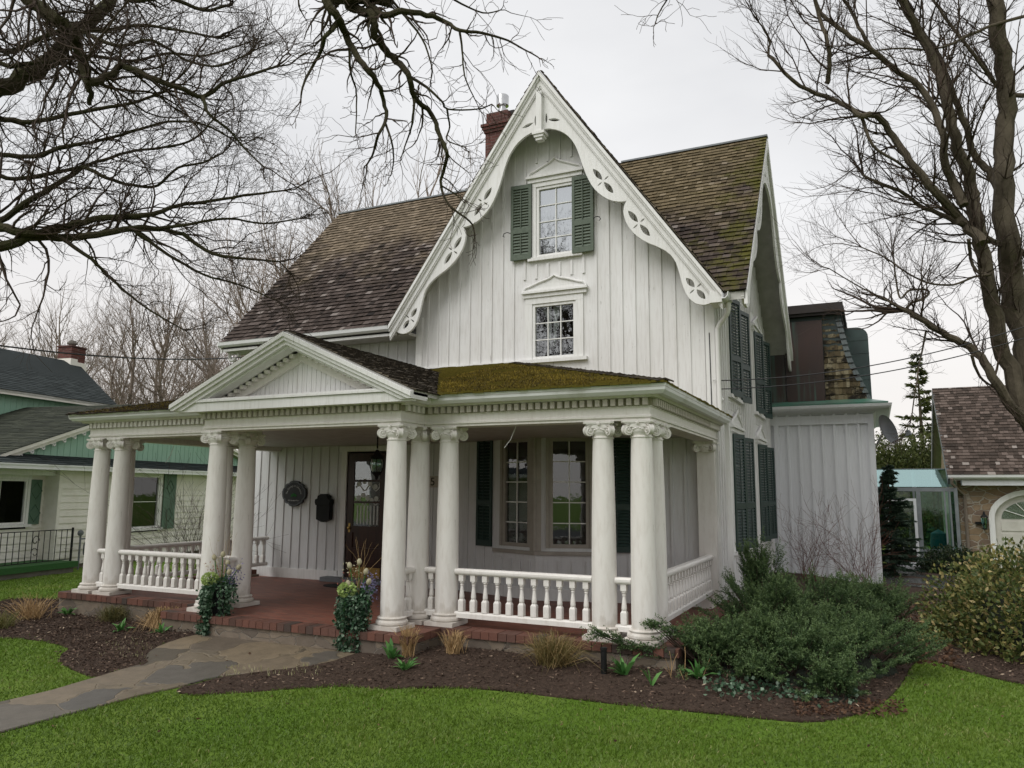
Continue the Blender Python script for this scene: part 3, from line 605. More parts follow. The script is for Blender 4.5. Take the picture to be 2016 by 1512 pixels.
# ---- gutters and downspouts
KP = [(0, 0), (.05, 0), (.085, .035), (.095, .09), (.10, .10), (.088, .10), (.075, .04), (.045, .012), (.012, .012), (.012, .1), (0, .1)]
def sweep(prof, path, name, mat, parent=H):
    P = [Vector((*p[:2], 0)) for p in path]; z = [p[2] if len(p) > 2 else 0 for p in path]; n = len(P); k = len(prof); vs = []
    for i, p in enumerate(P):
        dirs = [(P[j+1]-P[j]).normalized().cross(Z1) for j in (i-1, i) if 0 <= j < n-1]
        m = dirs[0] if len(dirs) == 1 else (dirs[0]+dirs[1])/(1+dirs[0].dot(dirs[1]))
        vs += [p+m*a+Z1*(b_+z[i]) for a, b_ in prof]
    mb = MB(); mb.add(vs, [(i*k+j, (i+1)*k+j, (i+1)*k+(j+1) % k, i*k+(j+1) % k) for i in range(n-1) for j in range(k)]+[list(range(k)), list(range((n-1)*k, n*k))[::-1]])
    return mb.build(name, mat, parent)
sweep(KP, [(-9.8, 3.36, 4.44), (-5.62, 3.36, 4.44)], 'gutter', M['gutter'])
MB().box(-9.7, -5.25, 3.40, 3.84, 4.36, 4.41).build('soffit', M['soffit'], H)
MB().box(-9.72, -5.5, 3.36, 3.395, 4.36, 4.45).build('fascia', M['trim'], H)
sweep(KP, [(.345, 3.18, 4.40), (.345, 3.62, 4.40)], 'gutter', M['gutter'])
MB().box(.16, .34, 3.22, 3.62, 4.36, 4.52).build('eave_box', M['trim'], H)
b = MB(); b.tube([(.40, 3.45, 4.40), (.40, 3.45, 4.30), (.36, 3.5, 4.22), (.24, 3.6, 4.12), (.19, 3.62, 4.04), (.19, 3.62, 2.75)], .035, 10); b.build('downspout', M['trim'], H, smooth=True)
b = MB(); b.box(.26, .33, 3.56, 3.64, -.3, 2.62); b.build('downspout', M['trim'], H)
b = MB(); b.tube([(.06, 3.66, 4.0), (.07, 3.655, 2.0), (.09, 3.655, .2)], .008, 5); b.build('cable', M['plastic'], H)
# ---- porch
PX0, PX1 = -9.02, .36
fl = MB(); fl.add([(PX0, -.22, 0), (-6.1, -.22, 0), (-6.1, -.84, 0), (-2.36, -.84, 0), (-2.36, -.22, 0), (PX1, -.22, 0), (PX1, 0, 0), (PX0, 0, 0)], [(0, 1, 4, 5, 6, 7), (1, 2, 3, 4)])
fl.quad((PX0, 0, 0), (PX1, 0, 0), (PX1, 3.9, -.128), (PX0, 3.9, -.128)); porch = fl.build('porch_floor', M['brickfloor'], H)
e = MB(); rb = random.Random(5)
def brick_edge(p, q):
    p = Vector(p); q = Vector(q); d = (q-p).normalized(); Nn = d.cross(Z1); L = (q-p).length; n = int(L/.105); w = L/n
    for i in range(n):
        e.r = max(.001, rb.random()); o_ = rb.uniform(-.004, .004)
        e.fbox(p, d, Nn, Z1, i*w+.004, (i+1)*w-.004, -.19, .03+o_, -.075, .006+o_*.5)
path = [(PX0, 3.7), (PX0, -.22), (-6.1, -.22), (-6.1, -.84), (-2.36, -.84), (-2.36, -.22), (PX1, -.22), (PX1, 3.7)]
for a, c_ in zip(path, path[1:]): brick_edge((*a, 0), (*c_, 0))
k = N('edge_brick'); cc = k.ramp(k.attr(), [(0, (.075, .04, .03)), (.5, (.14, .06, .042)), (.8, (.11, .055, .042)), (1, (.05, .038, .032))]); k.bump(k.noise(40), .4, .01)
e.build('brick_edging', k.done(cc, .75, .3), H)
sweep([(-.25, -.6), (-.0, -.6), (-.0, -.078), (-.25, -.078)], path, 'stone_plinth', M['stonebase'])
# columns
pr = [(.135, .14), (.137, .3), (.136, .7), (.130, 1.3), (.121, 1.8), (.113, 2.12), (.113, 2.135), (.122, 2.14), (.122, 2.15), (.11, 2.155), (.11, 2.2)]
sm = MB().lathe(pr, (0, 0, 0), 32); shaft = sm.build('x', M['column'], None, smooth=True); shm = shaft.data; bpy.data.objects.remove(shaft)
bm_ = MB(); bm_.box(-.19, .19, -.19, .19, .007, .055)
bm_.lathe([(.17, .055), (.183, .065), (.186, .085), (.178, .10), (.165, .106), (.16, .115), (.166, .122), (.168, .133), (.158, .143), (.136, .146), (.136, .16)], (0, 0, 0), 32)
t_ = bm_.build('x', M['column'], None, smooth=True); bsm = t_.data; bpy.data.objects.remove(t_)
cm = MB(); cm.lathe([(.11, 2.16), (.115, 2.18), (.13, 2.195), (.138, 2.215), (.138, 2.25)], (0, 0, 0), 24)
for k0, z0_, z1_ in ((.92, 2.283, 2.296), (1.0, 2.296, 2.319)):
    ab = []
    for q in range(4):
        a = PI/4+q*PI/2; ab += [(.232*k0*math.cos(a-.09), .232*k0*math.sin(a-.09)), (.232*k0*math.cos(a+.09), .232*k0*math.sin(a+.09))]
        for t in (.25, .5, .75):
            b_ = a+t*PI/2; rr0 = .232*.7071/max(abs(math.cos(b_)), abs(math.sin(b_)))-.03*math.sin(PI*t); ab.append((rr0*k0*math.cos(b_), rr0*k0*math.sin(b_)))
    add_me(cm, curve_mesh([ab], (z1_-z0_)/2), Matrix.Translation((0, 0, (z0_+z1_)/2)))
for q in range(4):
    a = q*PI/2; n_ = Vector((math.cos(a), math.sin(a), 0)); t0 = n_.cross(Z1)
    cm.fbox(Vector((0,0,0)), t0, n_, Z1, -.11, .11, .05, .135, 2.248, 2.282)
    for j in range(5): cm.lathe([(0, 0), (.014, .004), (.0, .016)], n_*.133+t0*(-.05+.025*j)+Z1*(2.228+.006*(2-abs(j-2))), 6, (t0, Z1, n_))
    cm.lathe([(0, 0), (.02, .004), (.018, .02), (0, .026)], n_*.15+Z1*2.295, 8, (t0, Z1, n_))
    e_ = Vector((math.cos(a+PI/4), math.sin(a+PI/4), 0)); w_ = e_.cross(Z1); c0 = e_*.172+Z1*2.222; r_ = .06
    cm.lathe([(0, -.026), (r_, -.026), (r_*.9, 0), (r_, .026), (0, .026)], c0, 22, (e_, Z1, w_)); cm.fbox(Vector((0,0,0)), e_, w_, Z1, .08, .18, -.022, .022, 2.235, 2.283)
    for sg in (-1, 1):
        cm.tube([c0+w_*(sg*.030)+(e_*math.cos(th)+Z1*math.sin(th))*(r_*(.92-th/15.5)) for th in [1.2+.4*i for i in range(32)]], .0072, 5)
        cm.lathe([(.013, .026), (.012, .040), (0, .044)], c0, 8, (e_, Z1, w_*sg))
t_ = cm.build('x', M['column'], None, smooth=True); cpm = t_.data; bpy.data.objects.remove(t_)
def column(x, y, z=0):
    c_ = place('column', shm, H, (x, y, z)); place('capital', cpm, c_, (x, y, z)); place('column_base', bsm, c_, (x, y, z)); c_['group'] = 'round white porch columns'; return c_
XF, XG, XE, XD, XA_, XA, XB, YP = -8.61, -8.15, -5.63, -2.81, -2.40, -.447, -.01, -.52
for x, y in ((XF, 0), (XG, 0), (XF, .45), (XE, YP), (XE, 0), (XE-.42, 0), (XD, YP), (XD, 0), (XA_, 0), (XA, 0), (XB, 0), (XB, .45)): column(x, y)
for x in (XB-.02,):                         # half pilasters on the wall
    pb = MB(); pb.box(x-.13, x+.13, 3.55 if x > -5 else 3.7, 3.72 if x > -5 else 3.86, -.15, 2.18); pp = pb.build('pilaster', M['column'], H); place('capital', cpm, pp, (x, 3.6 if x > -5 else 3.75, 0))
# railings
bal = MB()
for z0, z1, r_ in ((.17, .29, .033), (.515, .585, .031)): bal.box(-r_, r_, -r_, r_, z0, z1)
bal.add([(-.033,-.033,.29),(.033,-.033,.29),(.033,.033,.29),(-.033,.033,.29),(-.02,-.02,.315),(.02,-.02,.315),(.02,.02,.315),(-.02,.02,.315)], [(0,1,5,4),(1,2,6,5),(2,3,7,6),(3,0,4,7),(4,5,6,7)])
bal.lathe([(.02, .31), (.028, .318), (.03, .335), (.027, .37), (.021, .42), (.017, .455), (.016, .465), (.023, .468), (.023, .474), (.016, .478), (.018, .485), (.028, .495), (.03, .505), (.02, .515)], (0, 0, 0), 14)
t_ = bal.build('x', M['column'], None, smooth=True); blm = t_.data; bpy.data.objects.remove(t_)
def railing(p, q, n, parent=H):
    p = Vector((*p, 0)); q = Vector((*q, 0)); d = (q-p).normalized(); mb = MB(); up = Z1
    mb.prism([(-.05, .60), (.05, .60), (.055, .615), (.055, .635), (.035, .655), (-.035, .655), (-.055, .635), (-.055, .615)], p, q); mb.prism([(-.03, .585), (.03, .585), (.03, .602), (-.03, .602)], p, q)
    r_ = mb.build('railing', M['column'], parent); L = (q-p).length
    MB().prism([(-.045, .10), (.045, .10), (.045, .15), (.025, .168), (-.025, .168), (-.045, .15)], p, q).build('bottom_rail', M['column'], r_)
    for i in range(n): place('baluster', blm, r_, p+d*(L*(i+.5)/n), math.atan2(d.y, d.x))
    return r_
railing((XF+.13, 0), (XG-.13, 0), 1); railing((XG+.13, 0), (XE-.55, 0), 12); railing((XE-.29, 0), (XE-.13, 0), 1)
railing((XA_+.13, 0), (XA-.13, 0), 11); railing((XD+.13, 0), (XA_-.13, 0), 1); railing((XA+.13, 0), (XB-.13, 0), 1)
railing((XD, YP+.13), (XD, -.13), 2); railing((XE, YP+.13), (XE, -.13), 2)
railing((XB, .58), (XB, 3.55), 18); railing((XF, .58), (XF, 3.7), 18)
# entablature
PT = [(XF, 3.84), (XF, 0), (XE, 0), (XE, YP), (XD, YP), (XD, 0), (XB, 0), (XB, 3.69)]
ent = sweep([(-.13, 2.32), (.13, 2.32), (.13, 2.345), (.15, 2.352), (.15, 2.372), (.136, 2.382), (.136, 2.462), (.15, 2.466), (.15, 2.472), (.148, 2.474), (.148, 2.555), (-.13, 2.555)], PT, 'entablature', M['column'])
sweep([(-.13, 2.557), (.215, 2.557), (.23, 2.575), (.265, 2.58), (.265, 2.66), (-.13, 2.66)], PT, 'cornice', M['column'], ent)
dn = MB(); rest = MB(); sweep([(.15, 2.472), (.153, 2.472), (.153, 2.553), (.15, 2.553)], PT, 'dentil_band', M['stain_shade'], ent); dnt = MB().box(-.026, .026, -.024, .024, 0, .074).build('x', M['column'], None); dm = dnt.data; bpy.data.objects.remove(dnt); cnt = 0
for i0 in (5, 3, 6, 1, 2, 4, 0):
    p = Vector((*PT[i0], 0)); q = Vector((*PT[i0+1], 0)); d = (q-p).normalized(); Nn = d.cross(Z1); L = (q-p).length
    s, eend = {0: (0, L+.1), 1: (-.1, L-.2), 2: (.2, L+.1), 3: (-.14, L+.14), 4: (-.1, L-.2), 5: (.2, L+.14), 6: (-.1, L)}[i0]
    n = int((eend-s)/.088)
    for i in range(n):
        c_ = p+d*(s+(eend-s)*(i+.5)/n)+Nn*.172+Z1*2.478
        if cnt < 100: place('dentil', dm, ent, c_, math.atan2(d.y, d.x)); cnt += 1
        else: rest.fbox(c_, d, Nn, Z1, -.026, .026, -.024, .024, 0, .074)
rest.build('dentils', M['column'], ent)['kind'] = 'stuff'
MB().quad((XF-.1, -.1, 2.40), (XB+.1, -.1, 2.40), (XB+.1, 3.85, 2.40), (XF-.1, 3.85, 2.40)).build('porch_ceiling', M['soffit'], H)
MB().quad((XE, YP, 2.401), (XD, YP, 2.401), (XD, -.1, 2.401), (XE, -.1, 2.401)).build('porch_ceiling', M['soffit'], H)
# main porch roof planes
EY, EZ, SL = -.36, 2.67, .262
EX0, EX1 = XF-.36, XB+.36; TW = 3.7
zt = EZ+SL*(TW-EY); RP = Vector((0, 1, SL)).normalized(); LR = Vector((0, TW-EY, zt-EZ)).length
hx = lambda v: v/LR*(TW-EY)                       # hips run at 45 degrees in plan
AXP, PH, PZ, PE = -4.22, 1.87, 3.50, 2.67         # pediment apex, half width
hx2 = lambda v: v/.9374; L2_ = .9374*(TW-EY)
def pv(v):                                        # half width of the pediment roof over the porch slope
    z = EZ+SL*hx(v); return max(0, (PZ-z)/(PZ-PE)*PH)
zt2 = EZ+SL*(3.85-EY)
r1 = slab([(EX0, EY, EZ), (EX1, EY, EZ), (EX1-(TW-EY)*.9, TW, zt), (EX0+(TW-EY)*.9, TW, zt)], .03, name='porch_roof')
r2 = slab([(EX1, EY, EZ), (EX1, TW, EZ), (EX1-(TW-EY)*.9, TW, zt)], .03, name='porch_roof'); r3 = slab([(EX0, 3.85, EZ), (EX0, EY, EZ), (EX0+(TW-EY)*.9, TW, zt), (EX0+(TW-EY)*.9, 3.85, zt)], .03, name='porch_roof')
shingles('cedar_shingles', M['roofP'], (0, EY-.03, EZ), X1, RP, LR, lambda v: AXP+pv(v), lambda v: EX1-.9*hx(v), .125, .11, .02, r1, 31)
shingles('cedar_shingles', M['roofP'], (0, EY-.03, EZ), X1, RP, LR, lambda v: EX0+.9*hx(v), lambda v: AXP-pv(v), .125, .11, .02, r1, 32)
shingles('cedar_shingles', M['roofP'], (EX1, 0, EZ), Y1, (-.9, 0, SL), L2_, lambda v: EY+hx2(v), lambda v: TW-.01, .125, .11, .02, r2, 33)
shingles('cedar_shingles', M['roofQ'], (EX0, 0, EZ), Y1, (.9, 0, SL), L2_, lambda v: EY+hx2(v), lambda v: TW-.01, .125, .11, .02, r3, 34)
# moss cushions on the right of the porch roof
n = 42000; uu = rng.uniform(-3.3, EX1, n); vv = rng.random(n)*LR; yy = EY+vv/LR*(TW-EY)
nzv = np.array([noise.noise(Vector((a*1.3, b_*2.2, 3)))+.5*noise.noise(Vector((a*5, b_*5, 1))) for a, b_ in zip(uu, yy)])
ok = (uu < EX1-.25-.9*(yy-EY)) & (uu > AXP+np.array([pv(v) for v in vv])+.03) & (nzv > -.30+.35*np.clip((uu+.8), 0, 2)); uu, yy, nzv = uu[ok], yy[ok], nzv[ok]
P = np.stack([uu, yy, EZ+SL*(yy-EY)+.018+.012*rng.random(len(uu))], 1); D = rng.normal(size=P.shape)*.55+[0, -.25, 1]
Vv, Ff = blades(P, D, rng.uniform(.022, .05, len(P)), .011, .1); ms = link('moss', npmesh('moss', Vv, Ff, np.repeat(np.clip(rng.random(len(P))*.7+nzv*.4+.1, 0, 1), 3)), M['mossblade'], r1); ms['kind'] = 'stuff'
n = 9000; uu = rng.uniform(EX0, -6, n); yy = rng.uniform(EY, 1.6, n); ok = (uu > EX0+.9*(yy-EY)) & (rng.random(n) < .8); uu, yy = uu[ok], yy[ok]
P = np.stack([uu, yy, EZ+SL*(yy-EY)+.02], 1); Vv, Ff = blades(P, rng.normal(size=P.shape)*.5+[0, -.2, 1], rng.uniform(.02, .05, len(P)), .011, .1); ms = link('moss', npmesh('moss', Vv, Ff, np.repeat(rng.random(len(P))*.6, 3)), M['mossblade'], r1); ms['kind'] = 'stuff'
# hip cap shingles
rh = random.Random(8)
for sx_, x0_ in ((-1, EX1), (1, EX0)):
    hc = MB()
    dh = Vector((sx_*.9, 1, SL)).normalized(); sh_ = dh.cross(Z1).normalized(); uh = sh_.cross(dh)
    for i in range(44):
        o_ = Vector((x0_, EY, EZ+.018))+dh*(i*.125)
        if o_.y > TW-.12: break
        hc.r = rh.uniform(.05, .6); tl = rh.uniform(.0, .012)
        for k_ in (-1, 1): hc.add([o_+uh*(.03+tl), o_+uh*(.012+tl), o_+sh_*.10*k_-uh*.006, o_+sh_*.10*k_+uh*.012, o_+dh*.18+uh*.006, o_+dh*.18+sh_*.10*k_-uh*.004], [(0, 3, 5, 4), (0, 1, 2, 3)])
    hc.build('hip_cap', M['roofQ'], r1)
# pediment
FY = -.90
for sg in (1, -1):
    r_ = slab([(AXP+sg*PH, FY, PE), (AXP+sg*PH, .5, PE), (AXP, 3.0, PZ), (AXP, FY, PZ)][::sg], .05, name='pediment_roof')
    VP = Vector((-sg*PH, 0, PZ-PE)); LP = VP.length
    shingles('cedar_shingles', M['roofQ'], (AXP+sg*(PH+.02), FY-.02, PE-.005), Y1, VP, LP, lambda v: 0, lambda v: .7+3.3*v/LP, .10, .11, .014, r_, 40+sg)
pm = MB()
def chv(y0, y1, o, i, mb=pm): chevron(mb, y0, y1, o, i, PH, PZ, PE, AXP, zc=2.575)
chv(-.97, -.60, -.02, -.075); chv(-.945, -.62, -.076, -.12); chv(-.91, -.63, -.121, -.17); chv(-.86, -.70, -.171, -.20)
pm.build('raking_cornice', M['trim'], H)
b = MB(); b.box(-6.06, -2.38, -.88, -.80, 2.555, 2.668); b.box(-5.72, -2.72, -.905, -.56, 2.672, 2.70); b.box(-5.70, -2.74, -.89, -.57, 2.701, 2.716); b.build('pediment_base', M['trim'], H)
tx = lambda x: (x-AXP)
me = curve_mesh([[(-1.45, 2.60), (1.45, 2.60), (0, 3.31)]], .01); b = MB(); add_me(b, me, frame_m((AXP, -.56, 0), X1, Z1))
for i in range(-17, 18):
    x = i*.075; zt_ = 3.28-.49*abs(x)
    if zt_ > 2.75: b.fbox(Vector((AXP, -.57, 0)), X1, -Y1, Z1, x+.004, x+.071, 0, .006, 2.7, zt_)
b.build('tympanum', M['white'], H)
b = MB(); chevron(b, -.62, -.575, -.20, -.34, PH-.1, PZ, PE+.04, AXP, zc=2.70)
for sg in (-1, 1):
    for i in range(16):
        u = .1+i*.1; x = AXP+sg*u; z = PZ-(PZ-PE)*u/PH-.2; b.fbox(Vector((x, -.62, z)), X1, -Y1, Z1, -.03, .03, 0, .07, -.05, -.002)
b.build('raking_dentils', M['column'], H)
sweep([(a+.268, c_+2.575) for a, c_ in KP], [(XD, -.87), (XD, 0), (XB, 0), (XB, 3.6)], 'gutter', M['gutter'])
sweep([(a+.268, c_+2.585) for a, c_ in KP], [(XF, 3.7), (XF, 0), (XE, 0), (XE, -.87)], 'gutter', M['gutter'])
b = MB(); b.quad((-2.44, -.30, 2.70), (-2.30, -.30, 2.70), (-3.6, 2.2, 3.36), (-3.78, 2.2, 3.36)); b.build('valley_flashing', M['lead'], H)
# ---- rear extension with mansard top
EYX = 10.45
batten_wall('extension_wall', (0, EYX, 0), X1, -Y1, [(-.6, -.36), (2.25, -.36), (2.25, 3.5), (-.6, 3.5)], [], M['ext'], (), .246, .12, bp=.045, bw=.05)
batten_wall('extension_wall', (2.25, 0, 0), Y1, X1, [(EYX, -.36), (15, -.36), (15, 3.5), (EYX, 3.5)], [], M['ext'], (), .246, .2)
b = MB(); b.box(2.17, 2.29, EYX-.06, EYX+.06, -.36, 3.3); b.build('corner_board', M['ext'], H); b = MB(); b.box(.2, .3, EYX-.05, EYX, -.36, 3.3); b.build('corner_board', M['ext'], H); b = MB(); b.box(-.6, 2.168, EYX-.055, EYX, 3.1, 3.3); b.build('frieze_board', M['ext'], H)
sweep([(-.3, 3.30), (.0, 3.30), (.08, 3.36), (.34, 3.40), (.38, 3.44), (.40, 3.50), (-.3, 3.50)], [(-.8, EYX), (2.27, EYX), (2.27, 15)], 'eave', M['ext'])
sweep([(.37, 3.502), (.38, 3.535), (-.05, 3.66), (-.1, 3.502)], [(-.8, EYX), (2.22, EYX), (2.22, 15)], 'copper_skirt', M['copper'])
rp = [(2.27, 3.64), (2.19, 3.85), (2.10, 4.08), (2.03, 4.26), (1.94, 4.5), (1.87, 4.78), (1.81, 5.1), (1.76, 5.35), (1.72, 5.6)]
mb = MB(); add_me(mb, curve_mesh([[(-.8, 3.6)]+rp+[(-.8, 5.6)]], 2.2), frame_m((0, EYX+.05+2.2, 0), X1, Z1)); ms_ = mb.build('mansard', M['dkcopper'], H)
def rx(z):
    for (a, z0), (c_, z1) in zip(rp, rp[1:]):
        if z0 <= z <= z1: return a+(c_-a)*(z-z0)/(z1-z0)
    return rp[-1][0]
shingles('mansard_shakes', M['shake'], (0, EYX+.04, 3.64), X1, (0, .02, 1), 1.93, lambda v: 1.34, lambda v: rx(3.64+v)-.09, .145, .085, .02, ms_, 50)
cp = MB(); z = 3.64
while z < 5.5: cp.add([(rx(z)-.11, EYX+.012, z), (rx(z)+.012, EYX+.012, z), (rx(z+.14)+.004, EYX+.045, z+.14), (rx(z+.14)-.11, EYX+.045, z+.14), (rx(z)+.012, EYX+.1, z), (rx(z+.14)+.004, EYX+.1, z+.14)], [(0,1,2,3), (1,4,5,2)]); z += .14
cp.build('copper_corner', M['dkcopper'], ms_)
b = MB(); b.box(.52, 1.335, EYX-.03, EYX+.045, 3.64, 5.5); b.box(-.8, .50, EYX-.01, EYX+.045, 3.64, 5.5); b.build('bronze_panel', M['bronze'], ms_)
b = MB(); b.box(-.9, 1.76, EYX-.12, 14.8, 5.60, 5.66); b.box(-.9, 1.82, EYX-.17, 14.85, 5.66, 5.76); b.box(-.9, 1.80, EYX-.15, 14.83, 5.76, 5.86); b.build('mansard_cornice', plain('dark_trim', (.02, .016, .014), (.03, .022, .02), 4, .5), ms_)
b = MB(); P = [(2.02+.26*math.sin(t), 5.32+.24*math.cos(t)) for t in [i*PI/16 for i in range(9)]]; P = [(1.3, 5.56)]+P+[(2.29, 3.6), (1.3, 3.6)]
add_me(b, curve_mesh([P], .7), frame_m((0, 12.6, 0), X1, Z1))
for i in range(5): b.box(1.6, 2.285, 11.893, 11.9, 3.95+i*.32, 3.958+i*.32)
b.build('barrel_dormer', M['dkcopper'], H)
b = MB(); b.bar((-.9, 13.6, 5.98), (1.8, 13.6, 6.02), .05, .05); b.build('roof_rail', M['black'], H)
# ================================================================== things on and about the porch
t = thing('porch_lantern', (-4.51, 1.5, 2.0), 'black hanging lantern on a chain under the porch ceiling in front of the door', 'lantern')
b = MB()
for i in range(9): b.lathe([(.008, -.012), (.014, 0), (.008, .012)], (-4.51, 1.5, 2.385-.024*i), 8)
b.build('chain', M['black'], t)
b = MB(); b.lathe([(.01, 2.17), (.03, 2.15), (.04, 2.12), (.1, 2.06), (.115, 2.03), (.10, 2.025)], (-4.51, 1.5, 0), 16); b.lathe([(.08, 1.83), (.06, 1.80), (.03, 1.77), (.02, 1.73), (.0, 1.71)], (-4.51, 1.5, 0), 12)
for i in range(6):
    a = i*PI/3; b.tube([(-4.51+r*math.cos(a), 1.5+r*math.sin(a), z) for r, z in ((.10, 2.03), (.115, 1.97), (.11, 1.9), (.075, 1.82))], .007, 5)
b.build('cage', M['black'], t); MB().lathe([(.085, 2.02), (.095, 1.96), (.088, 1.88), (.06, 1.82)], (-4.51, 1.5, 0), 16).build('lantern_glass', M['ghglass'], t, smooth=True)
SY = 3.80
t = thing('wall_sign', (-8.06, SY, 1.49), 'dark oval sign with scalloped silver edge and green emblem on porch wall', 'sign')
def shape(k):
    P = []
    for i in range(96):
        a = 2*PI*i/96; cx, cz = math.cos(a), math.sin(a)
        m_ = abs((math.degrees(a) % 90)-45); r = .255-.022*math.exp(-((m_-14)/5)**2)+.012*abs(cx)**4
        P.append((cx*r*1.10*k, cz*r*.96*k))
    return P
fm = lambda y: frame_m((-8.06, y, 1.49), X1, Z1)
b = MB(); add_me(b, curve_mesh([shape(1.02)], .018), fm(SY)); b.build('board', M['plastic'], t)
b = MB(); add_me(b, curve_mesh([shape(.95), shape(.90)], .002), fm(SY-.021)); b.build('silver_border', M['grey'], t)
b = MB()
def arc_text(b, s, rad, size, y, c, a0, a1):
    for i, ch in enumerate(s):
        if ch == ' ': continue
        a = a0+(a1-a0)*i/(len(s)-1); me = text_mesh(ch, size, .001)
        O = Vector((c[0]+rad*math.cos(a), y, c[1]+rad*math.sin(a))); U = Vector((math.sin(a), 0, -math.cos(a))); add_me(b, me, frame_m(O, U, Vector((math.cos(a), 0, math.sin(a)))))
arc_text(b, 'The Cottage at Lakeshore', .165, .05, SY-.022, (-8.06, 1.46), R(170), R(10))
add_me(b, text_mesh('235 Lakeshore Road', .034, .001), frame_m((-8.06, SY-.022, 1.345), X1, Z1)); b.build('lettering', M['lace'], t)
b = MB()
for i in range(3):
    for j in range(5):
        a = R(90+(i-1)*55); c = Vector((-8.06+(i-1)*.045, 0, 1.47-abs(i-1)*.02)); d = R(j*72)
        me = curve_mesh([lens((0, 0), (.035*math.cos(d), .035*math.sin(d)), .018)], .001); add_me(b, me, frame_m((c.x, SY-.023, c.z), X1, Z1))
b.build('emblem', petal('emblem_green', (.03, .3, .04)), t)
t = thing('mailbox', (-7.28, 3.78, 1.25), 'black cast metal mailbox hung on the porch wall beside the door', 'mailbox')
out = [(-.15, -.24), (-.08, -.265), (-.03, -.285), (.03, -.285), (.08, -.265), (.15, -.24), (.155, .03), (.175, .08), (.17, .13), (.12, .15), (.11, .20), (.04, .235), (-.04, .235), (-.11, .20), (-.12, .15), (-.17, .13), (-.175, .08), (-.155, .03)]
b = MB(); add_me(b, curve_mesh([out], .05, .004), frame_m((-7.28, 3.76, 1.25), X1, Z1)); b.build('body', M['black'], t)
b = MB(); add_me(b, curve_mesh([out[6:]], .012, .004), frame_m((-7.28, 3.695, 1.25), X1, Z1)); b.build('lid', M['black'], t)
t = thing('number_plaque', (-4.93, 3.68, 1.7), 'small tan plaque with dark house number on the wall between the columns', 'plaque')
b = MB(); L = [(-.2, -.10), (.2, -.10), (.225, -.08), (.225, .08), (.2, .10), (-.2, .10), (-.225, .08), (-.225, -.08)]; add_me(b, curve_mesh([L], .008), frame_m((-4.93, 3.665, 1.72), X1, Z1)); b.build('plate', plain('plaque_tan', (.5, .44, .38), None, 5), t)
b = MB(); add_me(b, text_mesh('235', .2, .002), frame_m((-4.93, 3.653, 1.655), X1, Z1)); b.build('digits', M['black'], t)
b = MB(); n = 32; b.lathe([(.0, 0), (.40, 0), (.40, .018), (.37, .022), (.0, .02)], (-6.2, 3.02, -.10), n); o = b.build('doormat', M['mat'], None, (-6.2, 3.02, -.1)); o.scale = (1, .62, 1); tag(o, 'black oval doormat lying on the brick porch floor before the door', 'doormat')
